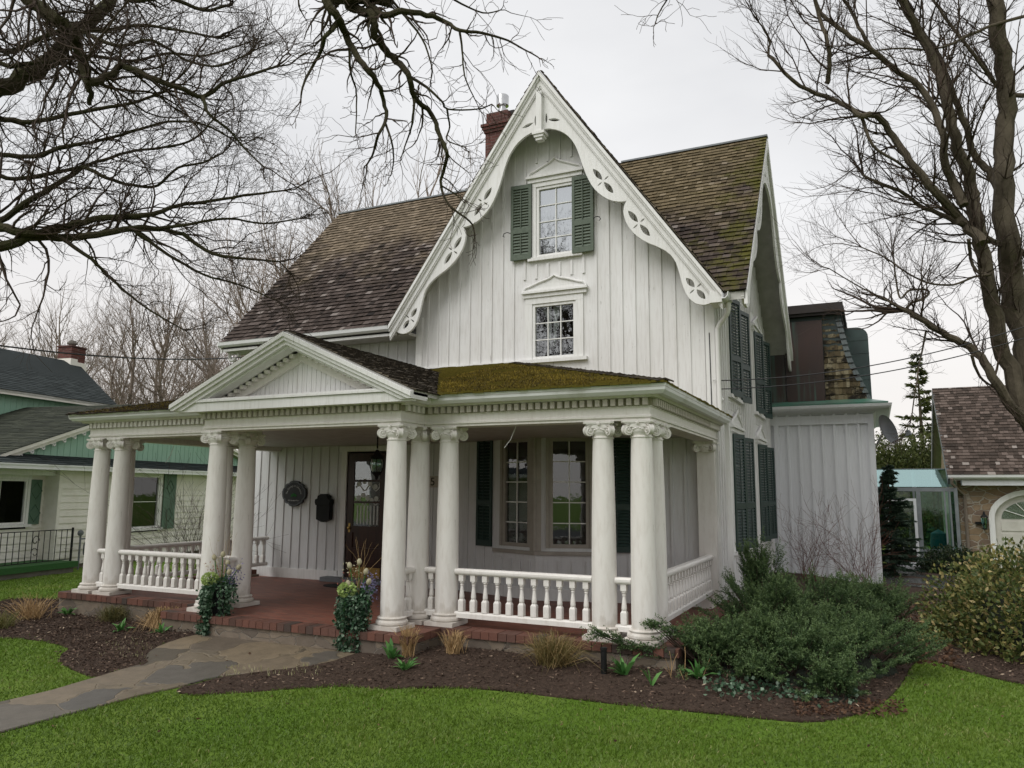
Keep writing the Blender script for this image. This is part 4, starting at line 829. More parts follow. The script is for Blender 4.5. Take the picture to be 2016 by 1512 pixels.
# planters
def planter(x, y, label, seed):
    rp_ = random.Random(seed); np_r = np.random.default_rng(seed)
    t = thing('flower_planter', (x, y, .007), label, 'planter', 'flower planters at the porch step')
    C0 = Vector((x, y, 0))
    MB().lathe([(.0, .008), (.085, .008), (.13, .32), (.145, .33), (.145, .36), (.125, .36), (.115, .33), (0, .32)], C0, 24).build('pot', M['plastic'], t, smooth=True)
    vines = MB(); P = []; D = []
    for i in range(24):
        a = rp_.uniform(0, 2*PI) if i > 17 else rp_.uniform(R(165), R(345)); r = rp_.uniform(.13, .2); ln = rp_.uniform(.25, .70) if math.sin(a) < -.2 else rp_.uniform(.12, .32)
        pts = [C0+Vector((math.cos(a)*.08, math.sin(a)*.08, .36))]; rr = .1; z = .38; k_ = 0
        while z > .38-ln:
            rr = min(r+.03, rr+.03); z -= .03 if rr > r*.9 else .004; w = .02*math.sin(k_*1.1+i); k_ += 1; a2 = a+w
            pts.append(C0+Vector((math.cos(a2)*rr, math.sin(a2)*rr, z)))
            for _ in range(5): P.append(pts[-1]+Vector([rp_.gauss(0, .018) for _ in range(3)])); D.append((math.cos(a)+rp_.gauss(0, .5), math.sin(a)+rp_.gauss(0, .5), -.6+rp_.gauss(0, .5)))
        vines.tube(pts, .004, 4)
    for i in range(260):
        a = rp_.uniform(0, 2*PI); r = rp_.uniform(0, .17); P.append(C0+Vector((math.cos(a)*r, math.sin(a)*r, .36+rp_.uniform(-.03, .09)))); D.append((math.cos(a)+rp_.gauss(0, .4), math.sin(a)+rp_.gauss(0, .4), rp_.uniform(-.4, .8)))
    iv = vines.build('ivy', M['lily'], t); leafmesh('ivy_leaf', [tuple(p) for p in P], D, .042, .042, .15, iv, M['ivy'])['kind'] = 'stuff'
    def tulip(p, name='tulip'):
        st_ = MB(); st_.tube([C0+Vector((p[0]*.3, p[1]*.3, .36)), C0+Vector((p[0]*.8, p[1]*.8, (.36+p[2])/2+.03)), C0+Vector(p)], .006, 6); s_ = st_.build(name, M['lily'], t)
        dr = Vector((p[0]*.6, p[1]*.6, .2)).normalized(); u_ = dr.orthogonal().normalized(); MB().lathe([(.004, 0), (.022, .012), (.03, .035), (.026, .06), (.014, .078), (.0, .07)], C0+Vector(p), 12, (u_, dr.cross(u_), dr)).build('bloom', M['cream'], s_, smooth=True)
    for p in ((-.10, -.03, .66), (.0, .0, .70), (.10, -.02, .60), (.17, -.06, .50), (-.04, -.12, .47) if seed == 2 else (.2, .05, .55)): tulip(p)
    # green snowball bloom
    cc = C0+Vector((-.06, -.13, .44)); v = np_r.normal(size=(300, 3)); v /= np.linalg.norm(v, axis=1, keepdims=True); PP = np.array(cc)+v*[.085, .085, .065]; leafmesh('snowball_bloom', PP, v+np_r.normal(size=v.shape)*.5, .035, .032, .3, t, M['lime'])['kind'] = 'stuff'
    for nm, mt_, cen, n_ in (('lilac_spray', 'purple', (.16, .02, .48), 170), ('rust_spray', 'pink', (-.14, 0, .5), 60), ('white_spray', 'cream', (-.16, .05, .62), 36)):
        q = np_r.normal(size=(n_, 3))*[.05, .06, .075]+np.array(C0)+cen; leafmesh(nm, q, np_r.normal(size=(n_, 3)), .03, .015, .2, t, M[mt_])['kind'] = 'stuff'
    segs = []
    for i in range(9):
        a = rp_.uniform(0, 2*PI); p0 = C0+Vector((0, 0, .36)); d = Vector((math.cos(a)*.18, math.sin(a)*.18, 1)).normalized(); rr = .004
        for j in range(9): p1 = p0+d*.075; segs.append((p0, p1, rr, rr*.85)); rr *= .85; p0 = p1; d = (d+Vector([rp_.gauss(0, .14) for _ in range(3)])).normalized()
    link('bare_twigs', segmesh('bare_twigs', segs, 4), M['straw'], t)
    return t
planter(-5.30, -.66, 'black pot of cream tulips with trailing ivy beside the left column of the steps', 1)
planter(-3.17, -.68, 'black pot of cream tulips with trailing ivy beside the right column of the steps', 2)
# satellite dish
t = thing('satellite_dish', (2.3, 10.6, 2.6), 'grey satellite dish on a bracket at the corner of the rear extension', 'satellite dish')
DC = Vector((2.50, 10.42, 2.93)); nd = Vector((.80, -.45, .28)).normalized(); ud = nd.cross(Z1).normalized(); vd = ud.cross(nd)
b = MB(); b.lathe([(.33*i/8, -.0+.09*(i/8)**2) for i in range(9)]+[(.335, .085)]+[(.33*i/8, -.008+.09*(i/8)**2) for i in range(8, -1, -1)], DC, 32, (ud, vd, nd)); b.build('dish', plain('dish_grey', (.04, .043, .046), None, 4, .4), t, smooth=True)
b = MB(); b.tube([DC-nd*.02, DC-nd*.1+Z1*-.1, (2.34, 10.6, 2.66), (2.27, 10.62, 2.5)], .025, 8); b.box(2.275, 2.30, 10.52, 10.72, 2.4, 2.6); b.build('bracket', M['steel'], t)
b = MB(); b.tube([DC-vd*.3+nd*.07, DC-vd*.26+nd*.42], .014, 6); b.build('arm', M['steel'], t)
e_ = DC-vd*.24+nd*.44; b = MB(); b.bar(e_-nd*.03, e_+nd*.07, .06, .08); b.bar(e_+vd*.06-nd*.02, e_+vd*.06+nd*.05, .07, .03); b.build('receiver', M['grey'], t)
# wires
def wire(name, p, q, sag, label, r=.008):
    p = Vector(p); q = Vector(q); pts = [p.lerp(q, i/24)-Z1*(sag*4*(i/24)*(1-i/24)) for i in range(25)]
    o = MB().tube(pts, r, 5).build(name, M['plastic'], None, tuple(p)); return tag(o, label, 'wire')
a1 = Vector((.17, 3.68, 3.25)); a2 = Vector((.17, 3.68, 3.12))
wire('power_wire', a1, atd(2090, 618, 11), .22, 'upper thin wire running from the cottage corner to the right'); wire('power_wire', a2, atd(2090, 642, 11), .20, 'lower thin wire running from the cottage corner to the right')
wire('power_wire', atd(-60, 672, 13), atd(560, 694, 22), .25, 'dark cable crossing the sky above the neighbouring green house', .016)
b = MB(); b.tube([(.1, 3.64, 3.25), (.2, 3.6, 3.27), (.22, 3.66, 3.2), (.17, 3.7, 3.05), (.25, 3.62, 2.95), (.19, 3.68, 2.85)], .008, 5); b.build('loose_cable', M['lace'], H); b = MB(); b.tube([(-1.5, -.0, 2.40), (-1.52, .0, 2.28), (-1.58, 0, 2.15), (-1.66, 0, 2.06)], .004, 5); b.build('loose_cable', M['lace'], H); b = MB(); b.tube([(-7.3, .2, 2.40), (-7.3, .2, 2.2), (-7.36, .2, 2.05), (-7.45, .2, 1.95)], .004, 5); b.build('loose_cable', M['lace'], H)
# garden light
q = atg(1189, 1331); t = MB().lathe([(.03, 0), (.03, .24), (.034, .245), (.034, .27), (.0, .275)], q, 12).build('garden_light', M['black'], None, tuple(q)); tag(t, 'short black garden light post standing in the bark mulch', 'garden light')
# ================================================================== neighbouring house
a_ = R(-10.3); ND = Vector((math.sin(a_), math.cos(a_), 0)); NN = Vector((ND.y, -ND.x, 0)); N0 = Vector((-15.4, 4.0, 0))
NH = thing('green_house', (-15.4, 4.0, -.4), 'neighbouring house with white siding below and mint green boards under dark roofs', 'house')
def clap(name, s0, s1, n0, z0, z1, mat='siding', st=.165, hole=None):
    mb = MB(); z = z0
    while z < z1-.01:
        zz = min(z+st, z1)
        ranges = [(s0, s1)]
        if hole and not (zz <= hole[2] or z >= hole[3]): ranges = [(s0, hole[0]), (hole[1], s1)]
        for a, c in ranges:
            P = lambda s, n_, z_: N0+ND*s+NN*n_+Z1*z_
            mb.add([P(a, n0, z), P(c, n0, z), P(c, n0-.022, zz), P(a, n0-.022, zz), P(c, n0-.03, z), P(a, n0-.03, z)], [(0,1,2,3), (1,0,5,4)])
        z = zz
    return mb.build(name, M[mat], NH)
clap('siding_wall', 0, 9, 0, -.26, 2.0, hole=(2.25, 3.45, .48, 1.95)); clap('siding_wall', -8, 0, -.4, -.2, 2.0, hole=(-2.6, -.48, .70, 1.8))
b = MB(); b.fbox(N0, ND, NN, Z1, -.05, .04, -.42, .02, -.28, 2.0); b.build('corner_board', M['siding'], NH)
MB().fbox(N0, ND, NN, Z1, 0, 9, -.4, -.04, -.5, -.262).build('foundation', M['stonebase'], NH)
MB().fbox(N0, ND, NN, Z1, -9, 9.2, -.3, .28, 2.0, 2.02).build('soffit', M['soffit'], NH)
b = MB(); b.fbox(N0, ND, NN, Z1, -9, 9.2, .28, .38, 1.985, 2.10); b.fbox(N0, ND, NN, Z1, -9, 9.2, .38, .40, 2.07, 2.105); b.build('gutter', M['gutter'], NH)
pts = [(-9, .37, 2.11), (9.2, .37, 2.11), (9.2, -.1, 2.32), (-9, -.1, 2.32)]
MB().quad(*[N0+ND*s+NN*n_+Z1*z for s, n_, z in pts]).build('pent_roof', M['asph'], NH)
shingles('asphalt_shingles', M['asph'], N0+NN*.39+Z1*2.105, ND, -NN*.47+Z1*.21, .53, lambda v: -9, lambda v: 9.2, .13, .3, .008, NH, 60)
window(N0, ND, NN, 2.35, 3.36, .55, 1.88, 1, 2, 'glass2', cas=.08, sash=.05, mt='trim', parent=NH)
wq = window(N0-NN*.4, ND, NN, -2.5, -.58, .78, 1.72, 3, 1, 'glass2', cas=.07, sash=.05, mt='trim', parent=NH)
def flatshutter(s0, s1, z0, z1, n0):
    b = MB(); b.fbox(N0, ND, NN, Z1, s0, s1, n0, n0+.03, z0, z1); c_ = (s0+s1)/2
    for zc in (z0+(z1-z0)*.25, z0+(z1-z0)*.75):
        for sg in (1, -1):
            for k_ in (1, -1): b.bar(N0+ND*(c_)+NN*(n0+.035)+Z1*(zc+.2*k_), N0+ND*(c_+sg*.15)+NN*(n0+.035)+Z1*zc, .012, .02, up=NN)
    b.build('shutter', M['sage'], NH)
flatshutter(3.55, 4.05, .45, 2.0, .01); flatshutter(-.46, -.16, .72, 1.76, -.39)
MB().fbox(N0, ND, NN, Z1, -9, -.06, -.42, -.1, 1.86, 1.99).build('porch_beam', M['trim'], NH)
MB().fbox(N0, ND, NN, Z1, -9, -.03, -.4, .75, -.24, -.11).build('deck', M['carpet'], NH); MB().fbox(N0, ND, NN, Z1, -9, -.1, -.4, .69, -.5, -.24).build('deck_base', M['conc'], NH)
rl_ = MB(); 
for z in (.62, -.06): rl_.bar(N0+ND*-7+NN*.62+Z1*z, N0+ND*-.14+NN*.62+Z1*z, .03, .018)
s = -.14
while s > -7: rl_.bar(N0+ND*s+NN*.62+Z1*(-.06), N0+ND*s+NN*.62+Z1*.62, .012, .012, up=NN); s -= .155
rl_.bar(N0+ND*-.14+NN*.62+Z1*-.11, N0+ND*-.14+NN*.62+Z1*.66, .035, .035, up=NN)
for sc in (-1.15,):
    for sg in (1, -1): rl_.tube([N0+ND*(sc+.10*math.cos(t_)*sg*(1-t_/9))+NN*.63+Z1*(.28+sg*.13+.12*math.sin(t_)*(1-t_/9)) for t_ in [i*.4 for i in range(16)]], .008, 5)
rl_.build('iron_railing', M['black'], NH)
# gable over the front with scalloped rake
def GP(s, n_, z): return N0+ND*s+NN*n_+Z1*z
me = curve_mesh([[(-1.9, 2.15), (8.5, 2.15), (8.5, 2.2), (2.75, 3.72)]], .03); b = MB(); add_me(b, me, frame_m(GP(0, -.15, 0), ND, Z1)); 
for i in range(60):
    s = -2.9+i*.19; zt_ = 3.70-.36*abs(s-2.75)*1.0 if s < 2.75 else 3.70-.26*(s-2.75)
    if zt_ > 2.3: b.fbox(GP(0, -.12, 0), ND, NN, Z1, s-.006, s+.006, 0, .008, 2.2, zt_)
b.build('green_gable', M['mint'], NH)
b = MB(); p = GP(-2.6, .0, 1.90); q = GP(2.75, .0, 3.82); b.bar(p, q, .04, .17, up=Z1); b.bar(GP(8.6, 0, 2.28), q, .04, .17, up=Z1); rk = b.build('rake_board', M['siding'], NH)
d = (q-p).normalized(); b = MB(); L = (q-p).length; i = .3
while i < L-.1:
    b = MB(); c_ = p+d*i-Z1*.13; b.tube([c_+ND*(.07*math.cos(t_)*(1-t_/10))+Z1*(.07*math.sin(t_)*(1-t_/10)) for t_ in [1.2+k_*.5 for k_ in range(12)]], .02, 6); b.bar(p+d*(i-.12)-Z1*.08, p+d*(i+.03)-Z1*.09, .03, .05); b.build('scroll_bracket', M['trim'], rk); i += .31
def nroof(pts, name='roof'): return slab([GP(*p_) for p_ in pts], .08, name=name, parent=NH, mat=('siding',))
r_ = nroof([(-2.9, .1, 1.87), (2.75, .1, 3.90), (2.75, -4.2, 3.90), (-2.9, -4.2, 1.87)]); 
shingles('asphalt_shingles', M['asph2'], GP(-2.95, .12, 1.86), -NN, ND*5.65+Z1*2.03, 6.0, lambda v: 0, lambda v: 4.3, .14, .3, .008, r_, 61)
r_ = nroof([(2.75, .1, 3.90), (8.8, .1, 2.3), (8.8, -4.2, 2.3), (2.75, -4.2, 3.90)])
# upper storey
U0 = N0-NN*4.4
b = MB(); b.fbox(U0, ND, NN, Z1, -6, 5.7, -5.4, 0, 1.5, 4.3)
for i in range(61): b.fbox(U0, ND, NN, Z1, -6+i*.19, -5.988+i*.19, 0, .01, 2.0, 4.2)
b.build('upper_wall', M['mint'], NH)
MB().fbox(U0, ND, NN, Z1, -6.5, 6.0, .28, .32, 4.18, 4.33).build('fascia', M['siding'], NH)
E4 = 4.31; hip = [(4.75, .32, E4), (4.75, -6.3, E4)]
r_ = slab([U0+ND*s+NN*n_+Z1*z for s, n_, z in ((-6.5, .34, E4), (6.05, .34, E4), (7.3, -2.7, 6.08), (-6.5, -2.7, 5.95))], .06, name='roof', parent=NH)
Vn = -NN*3.04+Z1*(6.03-E4); Ln = Vn.length
shingles('asphalt_shingles', M['asph'], U0+NN*.36+Z1*E4, ND, Vn, Ln, lambda v: -6.5, lambda v: 6.05+1.25*v/Ln, .14, .3, .008, r_, 62)
slab([U0+ND*s+NN*n_+Z1*z for s, n_, z in ((-6.5, -5.9, E4), (6.05, -5.9, E4), (7.3, -2.7, 6.07), (-6.5, -2.7, 5.94))], .06, name='roof', parent=NH)
c = MB(); cc = U0+ND*6.75+NN*-2.75+Z1*.42; c.fbox(cc, ND, NN, Z1, 0, .62, -.3, .3, 5.3, 6.15); c.fbox(cc, ND, NN, Z1, -.03, .65, -.33, .33, 6.15, 6.2); chn = c.build('chimney', M['brickwall'], NH)
c = MB(); c.fbox(cc, ND, NN, Z1, -.05, .67, -.35, .35, 5.3, 5.62); c.fbox(cc, ND, NN, Z1, -.05, .25, -.35, .35, 5.62, 5.72); c.build('flashing', M['siding'], chn); c = MB(); c.lathe([(.12, 6.2), (.12, 6.28), (.17, 6.3), (.17, 6.36), (.12, 6.38), (.12, 6.42), (0, 6.45)], cc+ND*.3, 12); c.build('chimney_cap', M['conc'], chn)
# gas meter
G0 = N0+ND*.38+NN*.35
t = thing('gas_meter', (G0.x, G0.y, -.42), 'grey gas meter on a riser pipe beside the white siding', 'gas meter')
b = MB(); b.tube([G0+Z1*-.4, G0+Z1*.42, G0+Z1*.5], .022, 8); b.tube([G0+Z1*.36, G0+ND*.3+Z1*.36], .018, 8); b.lathe([(.0, -.035), (.07, -.03), (.075, 0), (.06, .03), (0, .04)], G0+Z1*.5, 16, (ND, Z1, NN)); b.build('pipe', M['grey'], t)
b = MB(); c_ = G0+ND*.3; b.lathe([(.05, -.13), (.12, -.12), (.135, -.06), (.135, .12), (.12, .18), (.06, .2)], c_+Z1*.08, 14, (ND, NN, Z1)); b.lathe([(.03, .2), (.03, .3)], c_+ND*-.05+Z1*.06, 8, (ND, NN, Z1)); b.build('meter_body', plain('meter_grey', (.13, .15, .16), None, 5), t, smooth=True)
# ================================================================== garage and greenhouse on the right
GYY = 15.5
G = thing('stone_garage', (7, 17, -.4), 'stone garage with brown shake roof and arched white door', 'garage')
arch = [(5.0+(.8*2)*0.0, -.4)]+[(5.85-.85*math.cos(t_), .95+.62*math.sin(t_)) for t_ in [PI*i/16 for i in range(17)]]+[(6.7, -.4)]
b = MB(); me = curve_mesh([[(4.22, -.6), (arch[0][0], -.6)]+arch+[(6.7, -.6), (11, -.6), (11, 1.98), (4.22, 1.98)]], .15); add_me(b, me, frame_m((0, GYY+.15, 0), X1, Z1)); b.build('wall', M['stonewall'], G)
k = N('side_stone'); M['stonewall2'] = stone('rubble_stone_side', 3.4, [(0, (.2, .14, .08)), (.5, (.3, .22, .14)), (1, (.17, .12, .08))], (.36, .32, .26), .07, .1, 1, .85)
b = MB(); add_me(b, curve_mesh([[(GYY+.302, -.6), (21.3, -.6), (21.3, 1.98), (18.4, 4.25), (GYY+.302, 2.2)]], .15), frame_m((4.375, 0, 0), Y1, Z1)); b.build('wall', M['stonewall2'], G)
rg = slab([(3.98, 15.1, 2.05), (11.5, 15.1, 2.05), (11.5, 18.4, 4.75), (3.98, 18.4, 4.75)], .12, name='roof', parent=G)
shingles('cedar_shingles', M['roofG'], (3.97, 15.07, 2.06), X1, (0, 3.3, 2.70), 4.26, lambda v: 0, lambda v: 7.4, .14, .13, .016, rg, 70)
slab([(3.98, 21.7, 2.05), (11.5, 21.7, 2.05), (11.5, 18.4, 4.75), (3.98, 18.4, 4.75)], .12, name='roof', parent=G)
b = MB()
for y0, z0, y1, z1 in ((15.1, 1.93, 18.4, 4.63), (21.7, 1.93, 18.4, 4.63)): b.bar((4.0, y0, z0), (4.0, y1, z1), .05, .26)
b.build('rake_board', M['grey'], G)
sweep([(a-.02, c_+1.97) for a, c_ in KP], [(3.98, 15.06), (11.5, 15.06)], 'gutter', M['gutter'], G); MB().box(4.3, 11, 15.12, 15.48, 1.80, 1.95).build('soffit', M['ext'], G)
MB().tube([(4.06, 15.0, 1.98), (4.06, 15.05, 1.85), (4.2, 15.3, 1.7), (4.36, 15.44, 1.55), (4.36, 15.44, -.3)], .04, 8).build('downspout', plain('brown_metal', (.2, .16, .13), None, 5), G, smooth=True)
dd = MB(); add_me(dd, curve_mesh([arch], .03), frame_m((0, GYY+.12, 0), X1, Z1)); 
for i in range(4):
    for j in range(2): dd.box(5.15+j*.72, 5.75+j*.72, GYY+.07, GYY+.1, -.32+i*.32, -.08+i*.32)
gd = dd.build('garage_door', M['cream_w'], G)
fan = [(5.85-.68*math.cos(t_), .95+.46*math.sin(t_)) for t_ in [PI*i/16 for i in range(17)]]; b = MB(); add_me(b, curve_mesh([fan], .01), frame_m((0, GYY+.08, 0), X1, Z1)); b.build('fanlight', M['glass'], gd)
b = MB(); add_me(b, curve_mesh([fan], .004), frame_m((0, GYY+.095, 0), X1, Z1)); b.build('fanlight_backing', M['room'], gd)
b = MB()
for t_ in (.5, 1.05, 1.57, 2.1, 2.64): b.bar((5.85, GYY+.06, .95), (5.85-.68*math.cos(t_), GYY+.06, .95+.46*math.sin(t_)), .02, .03, up=(0, 1, 0))
b.build('fanlight_bars', M['trim'], gd)
ar2 = [(5.85-.98*math.cos(t_), .95+.75*math.sin(t_)) for t_ in [PI*i/16 for i in range(17)]]
b = MB(); add_me(b, curve_mesh([[(4.87, -.4)]+ar2+[(6.83, -.4), (6.7, -.4)]+arch[1:-1][::-1]+[(5.0, -.4)]], .03), frame_m((0, GYY-.02, 0), X1, Z1)); b.build('door_surround', M['trim'], G)
t = thing('wall_lamp', (4.76, GYY, .85), 'black carriage lamp on the stone wall left of the arched door', 'lamp')
b = MB(); b.box(4.56, 4.76, GYY-.06, GYY, .80, .86); b.lathe([(.02, .66), (.06, .68), (.06, .70)], (4.76, GYY-.15, 0), 8); b.lathe([(.10, .98), (.03, 1.06), (.02, 1.12), (0, 1.14)], (4.76, GYY-.15, 0), 8); b.bar((4.76, GYY-.15, .8), (4.76, GYY, .83), .03, .03)
for i in range(4): a = PI/4+i*PI/2; b.tube([(4.76+.055*math.cos(a), GYY-.15+.055*math.sin(a), .70), (4.76+.085*math.cos(a), GYY-.15+.085*math.sin(a), .98)], .01, 4)
b.build('lamp_frame', M['black'], t); MB().lathe([(.05, .70), (.075, .97)], (4.76, GYY-.15, 0), 8).build('lamp_glass', M['ghglass'], t)
g = thing('greenhouse', (3.3, 15.3, -.4), 'lean-to greenhouse of green glass with grey frames beside the stone garage', 'greenhouse')
Yg = 15.2; b = MB()
for x0, x1, z0, z1 in ((2.42, 2.50, -.42, 1.72), (3.22, 3.32, -.42, 1.72), (4.10, 4.18, .1, 1.72), (2.2, 4.18, 1.64, 1.74), (3.32, 4.1, .05, .13), (3.98, 4.02, .13, 1.64), (3.86, 3.90, .13, 1.64)): b.box(x0, x1, Yg-.04 if x1-x0 < 1 else Yg-.038, Yg+.04, z0, z1)
b.box(4.11, 4.17, Yg+.04, 17.5, .05, .12); b.bar((2.2, 16.3, 2.25), (4.2, 16.3, 2.25), .06, .05)
for x in (2.3, 3.22, 4.14): b.bar((x, Yg, 1.72), (x, 16.3, 2.24), .05, .05)
for x in (2.3, 3.25, 4.14): b.box(x-.03, x+.03, 17.3, 17.36, -.4, 2.2)
b.build('frame', M['lead'], g)
MB().quad((2.2, Yg, 1.76), (4.18, Yg, 1.76), (4.18, 16.3, 2.27), (2.2, 16.3, 2.27)).build('roof_glass', M['ghroof'], g)
b = MB(); b.quad((3.32, Yg, .12), (4.1, Yg, .12), (4.1, Yg, 1.65), (3.32, Yg, 1.65)); b.quad((4.14, Yg, .1), (4.14, 17.4, .1), (4.14, 17.4, 1.7), (4.14, Yg, 1.7)); b.quad((2.2, 17.33, .1), (4.1, 17.33, .1), (4.1, 17.33, 2.0), (2.2, 17.33, 2.0)); b.build('wall_glass', M['ghglass'], g)
dr = MB()
for x0, x1, z0, z1 in ((2.51, 2.57, -.40, 1.45), (3.14, 3.21, -.40, 1.45), (2.57, 3.14, 1.38, 1.45), (2.57, 3.14, -.40, -.22), (2.57, 3.14, .12, .16)): dr.box(x0, x1, Yg-.07, Yg-.03, z0, z1)
dr_ = dr.build('screen_door', M['ext'], g); MB().box(2.57, 3.14, Yg-.05, Yg-.045, -.22, .12).build('lower_panel', plain('door_bronze', (.06, .035, .025), None, 4, .3), dr_); MB().quad((2.57, Yg-.05, .16), (3.14, Yg-.05, .16), (3.14, Yg-.05, 1.38), (2.57, Yg-.05, 1.38)).build('door_glass', M['glass'], dr_)
MB().box(3.34, 4.1, Yg-.02, Yg+.06, -.42, .05).build('sill_wall', M['conc'], g)
t = MB().lathe([(0, -.38), (.2, -.37), (.22, .2), (.19, .5), (.0, .62)], (3.75, 16.3, 0), 16).build('rain_barrel', petal('teal_plastic', (.0, .16, .18)), None, (3.75, 16.3, -.38), smooth=True); tag(t, 'teal barrel standing inside the greenhouse', 'barrel')
# gazebo behind the glass
t = thing('gazebo', (3.4, 27, -.4), 'small grey roofed gazebo on the lawn seen through the greenhouse glass', 'gazebo')
b = MB(); b.lathe([(1.7, 1.9), (1.2, 2.25), (.0, 2.7)], (3.4, 27, 0), 8); b.build('roof', M['lead'], t); b = MB()
for i in range(8): a = i*PI/4; b.box(3.4+1.4*math.cos(a)-.05, 3.4+1.4*math.cos(a)+.05, 27+1.4*math.sin(a)-.05, 27+1.4*math.sin(a)+.05, -.4, 1.95)
b.build('post', M['ext'], t)
# ================================================================== ground
import bmesh
def sheet(name, pts, up, mat, thick=.03, lump=0):
    me = curve_mesh([pts], thick/2); bm = bmesh.new(); bm.from_mesh(me); bmesh.ops.remove_doubles(bm, verts=bm.verts, dist=1e-4); bmesh.ops.triangulate(bm, faces=bm.faces[:])
    for _ in range(7):
        es = [e for e in bm.edges if e.calc_length() > .22 and max(e.verts[0].co.y, e.verts[1].co.y) > -8 and min(e.verts[0].co.y, e.verts[1].co.y) < 16]
        if not es: break
        bmesh.ops.subdivide_edges(bm, edges=es, cuts=1, use_grid_fill=True); bmesh.ops.triangulate(bm, faces=[f for f in bm.faces if len(f.verts) > 3])
    for v in bm.verts: v.co.z += float(hz(v.co.x, v.co.y))+up+lump*noise.noise(Vector((v.co.x*2, v.co.y*2, 0)))
    bm.to_mesh(me); bm.free(); return tag(link(name, me, mat), kind='structure')
b = MB(); xs_ = [-150, -80, -40]+[-20+.35*i for i in range(90)]+[20, 40, 80, 150]; ys_ = [-300, -100, -50]+[-11+.35*i for i in range(60)]+[15, 40, 100, 300]
b.v = [(x, y, float(hz(x, y))-.002) for y in ys_ for x in xs_]; nx = len(xs_)
for j in range(len(ys_)-1):
    for i in range(nx-1): b.f.append([j*nx+i, j*nx+i+1, (j+1)*nx+i+1, (j+1)*nx+i]); b.mi.append(0); b.a.append(0)
tag(b.build('lawn', M['lawn'], smooth=True), kind='structure')
def px(L):
    P = [tuple(atg(u, v))[:2] for u, v in L]; Q = [P[0]]
    for a, b_ in zip(P, P[1:]): Q += [(a[0]*.75+b_[0]*.25, a[1]*.75+b_[1]*.25), (a[0]*.25+b_[0]*.75, a[1]*.25+b_[1]*.75)]
    return Q+[P[-1]]
PATH = px([(99,1363),(193,1335),(248,1318),(293,1308),(285,1296),(300,1280),(347,1262),(397,1250),(440,1240),(500,1238),(600,1250),(740,1275),(745,1296),(645,1313),(521,1327),(427,1332),(337,1358),(298,1365),(198,1392),(74,1424),(0,1444)])
p0 = Vector((*PATH[0], 0)); pe = Vector((*PATH[-1], 0)); dp = (Vector((*atz(0, 1444), ))-Vector((*atz(198, 1392),))).normalized()
PATH += [tuple(pe+dp*5)[:2], tuple(p0+dp*6.2)[:2]]
sheet('path', PATH, .004, M['flag'], .03)
BR_ = px([(420,1340),(337,1362),(380,1371),(430,1367),(560,1358),(700,1352),(900,1354),(1000,1362),(1120,1376),(1250,1392),(1400,1406),(1520,1418),(1600,1424),(1680,1412),(1740,1385),(1775,1350),(1795,1310),(1815,1298),(1850,1305),(1900,1322),(2016,1350),(2100,1365)])+[(6.5, 2.6), (6.5, 12), (2.9, 14.5), (2.3, 11), (-.4, 10.6), (-.2, 3), (.2, -.1), (-2.3, -.15), (-2.6, -.75), (-3.9, -.8)]+px([(700,1290),(640,1312),(521,1326)])
BL_ = px([(-250,1262),(0,1257),(60,1259),(124,1271),(138,1279),(119,1293),(117,1306),(149,1323),(188,1337),(248,1320),(293,1310),(285,1296),(300,1280),(347,1262),(420,1246)])+[(-6.0, -.5), (-6.2, -.15), (-9.2, -.15), (-9.4, .8), (-10.4, 1.0), (-11.4, .5)]
bed1 = sheet('mulch_bed', BR_, .006, M['mulch'], .03, .02); bed2 = sheet('mulch_bed', BL_, .006, M['mulch'], .03, .02)
PORCH = [(-9.1, -.3), (-6.15, -.3), (-6.15, -.9), (-2.3, -.9), (-2.3, -.3), (.45, -.3), (.45, 4), (2.4, 10.2), (2.4, 16), (-9.2, 16)]
# grass
n = 620000; th = rng.uniform(R(-62), R(16), n); rad = 3.4+rng.random(n)**1.15*17
gx = CAM[0]+rad*np.sin(th); gy = CAM[1]+rad*np.cos(th)
jx, jy = gx+.045*np.sin(gx*23+gy*17)+rng.normal(size=n)*.02, gy+.045*np.sin(gy*29-gx*13)+rng.normal(size=n)*.02; ok = ~inpoly(gx, gy, PATH) & ~inpoly(jx, jy, BR_) & ~inpoly(jx, jy, BL_) & ~inpoly(gx, gy, PORCH); gx, gy, rad = gx[ok], gy[ok], rad[ok]
pat = np.sin(gx*2.1+1.3*np.sin(gy*1.7))*np.sin(gy*2.6+np.sin(gx*1.1))+.6*np.sin(gx*6.3+gy*2)*np.sin(gy*7.1-gx)
m = len(gx); P = np.stack([gx, gy, hz(gx, gy)-.004], 1); D = rng.normal(size=(m, 3))*[.5, .5, .12]+[.1, 0, 1]
dry = np.clip(np.sin(gx*.9+1)*np.sin(gy*1.3-.6)*1.2+.5*np.sin(gx*3.1-gy*2.2)-.55, 0, 1); at_ = np.clip(.38+.13*pat+rng.normal(size=m)*.10+.5*dry*rng.random(m)+.10*np.sin(gx*.7-gy*1.1)*np.sin(gy*.9+2)+(rng.random(m) > .985)*.6, 0.01, 1)
V_, F_ = blades(P, D, rng.uniform(.025, .062, m)*(1+.25*pat)*(1+.5*(rng.random(m) > .97)), .0032*(1+rad/9), .3); tag(link('grass', npmesh('grass', V_, F_, np.repeat(at_, 3)), M['grass']), kind='stuff')
n = 150; lx = rng.uniform(-7, 4.5, n); ly = rng.uniform(-4.5, 1.5, n); P = np.stack([lx, ly, hz(lx, ly)+.035], 1); tag(leafmesh('fallen_leaves', P, rng.normal(size=(n, 3))*[1, 1, .3], rng.uniform(.02, .05, n), rng.uniform(.006, .03, n), .2, None, M['dryleaf']), 'small brown leaves and bits scattered over the front lawn', 'leaves', kind='stuff')
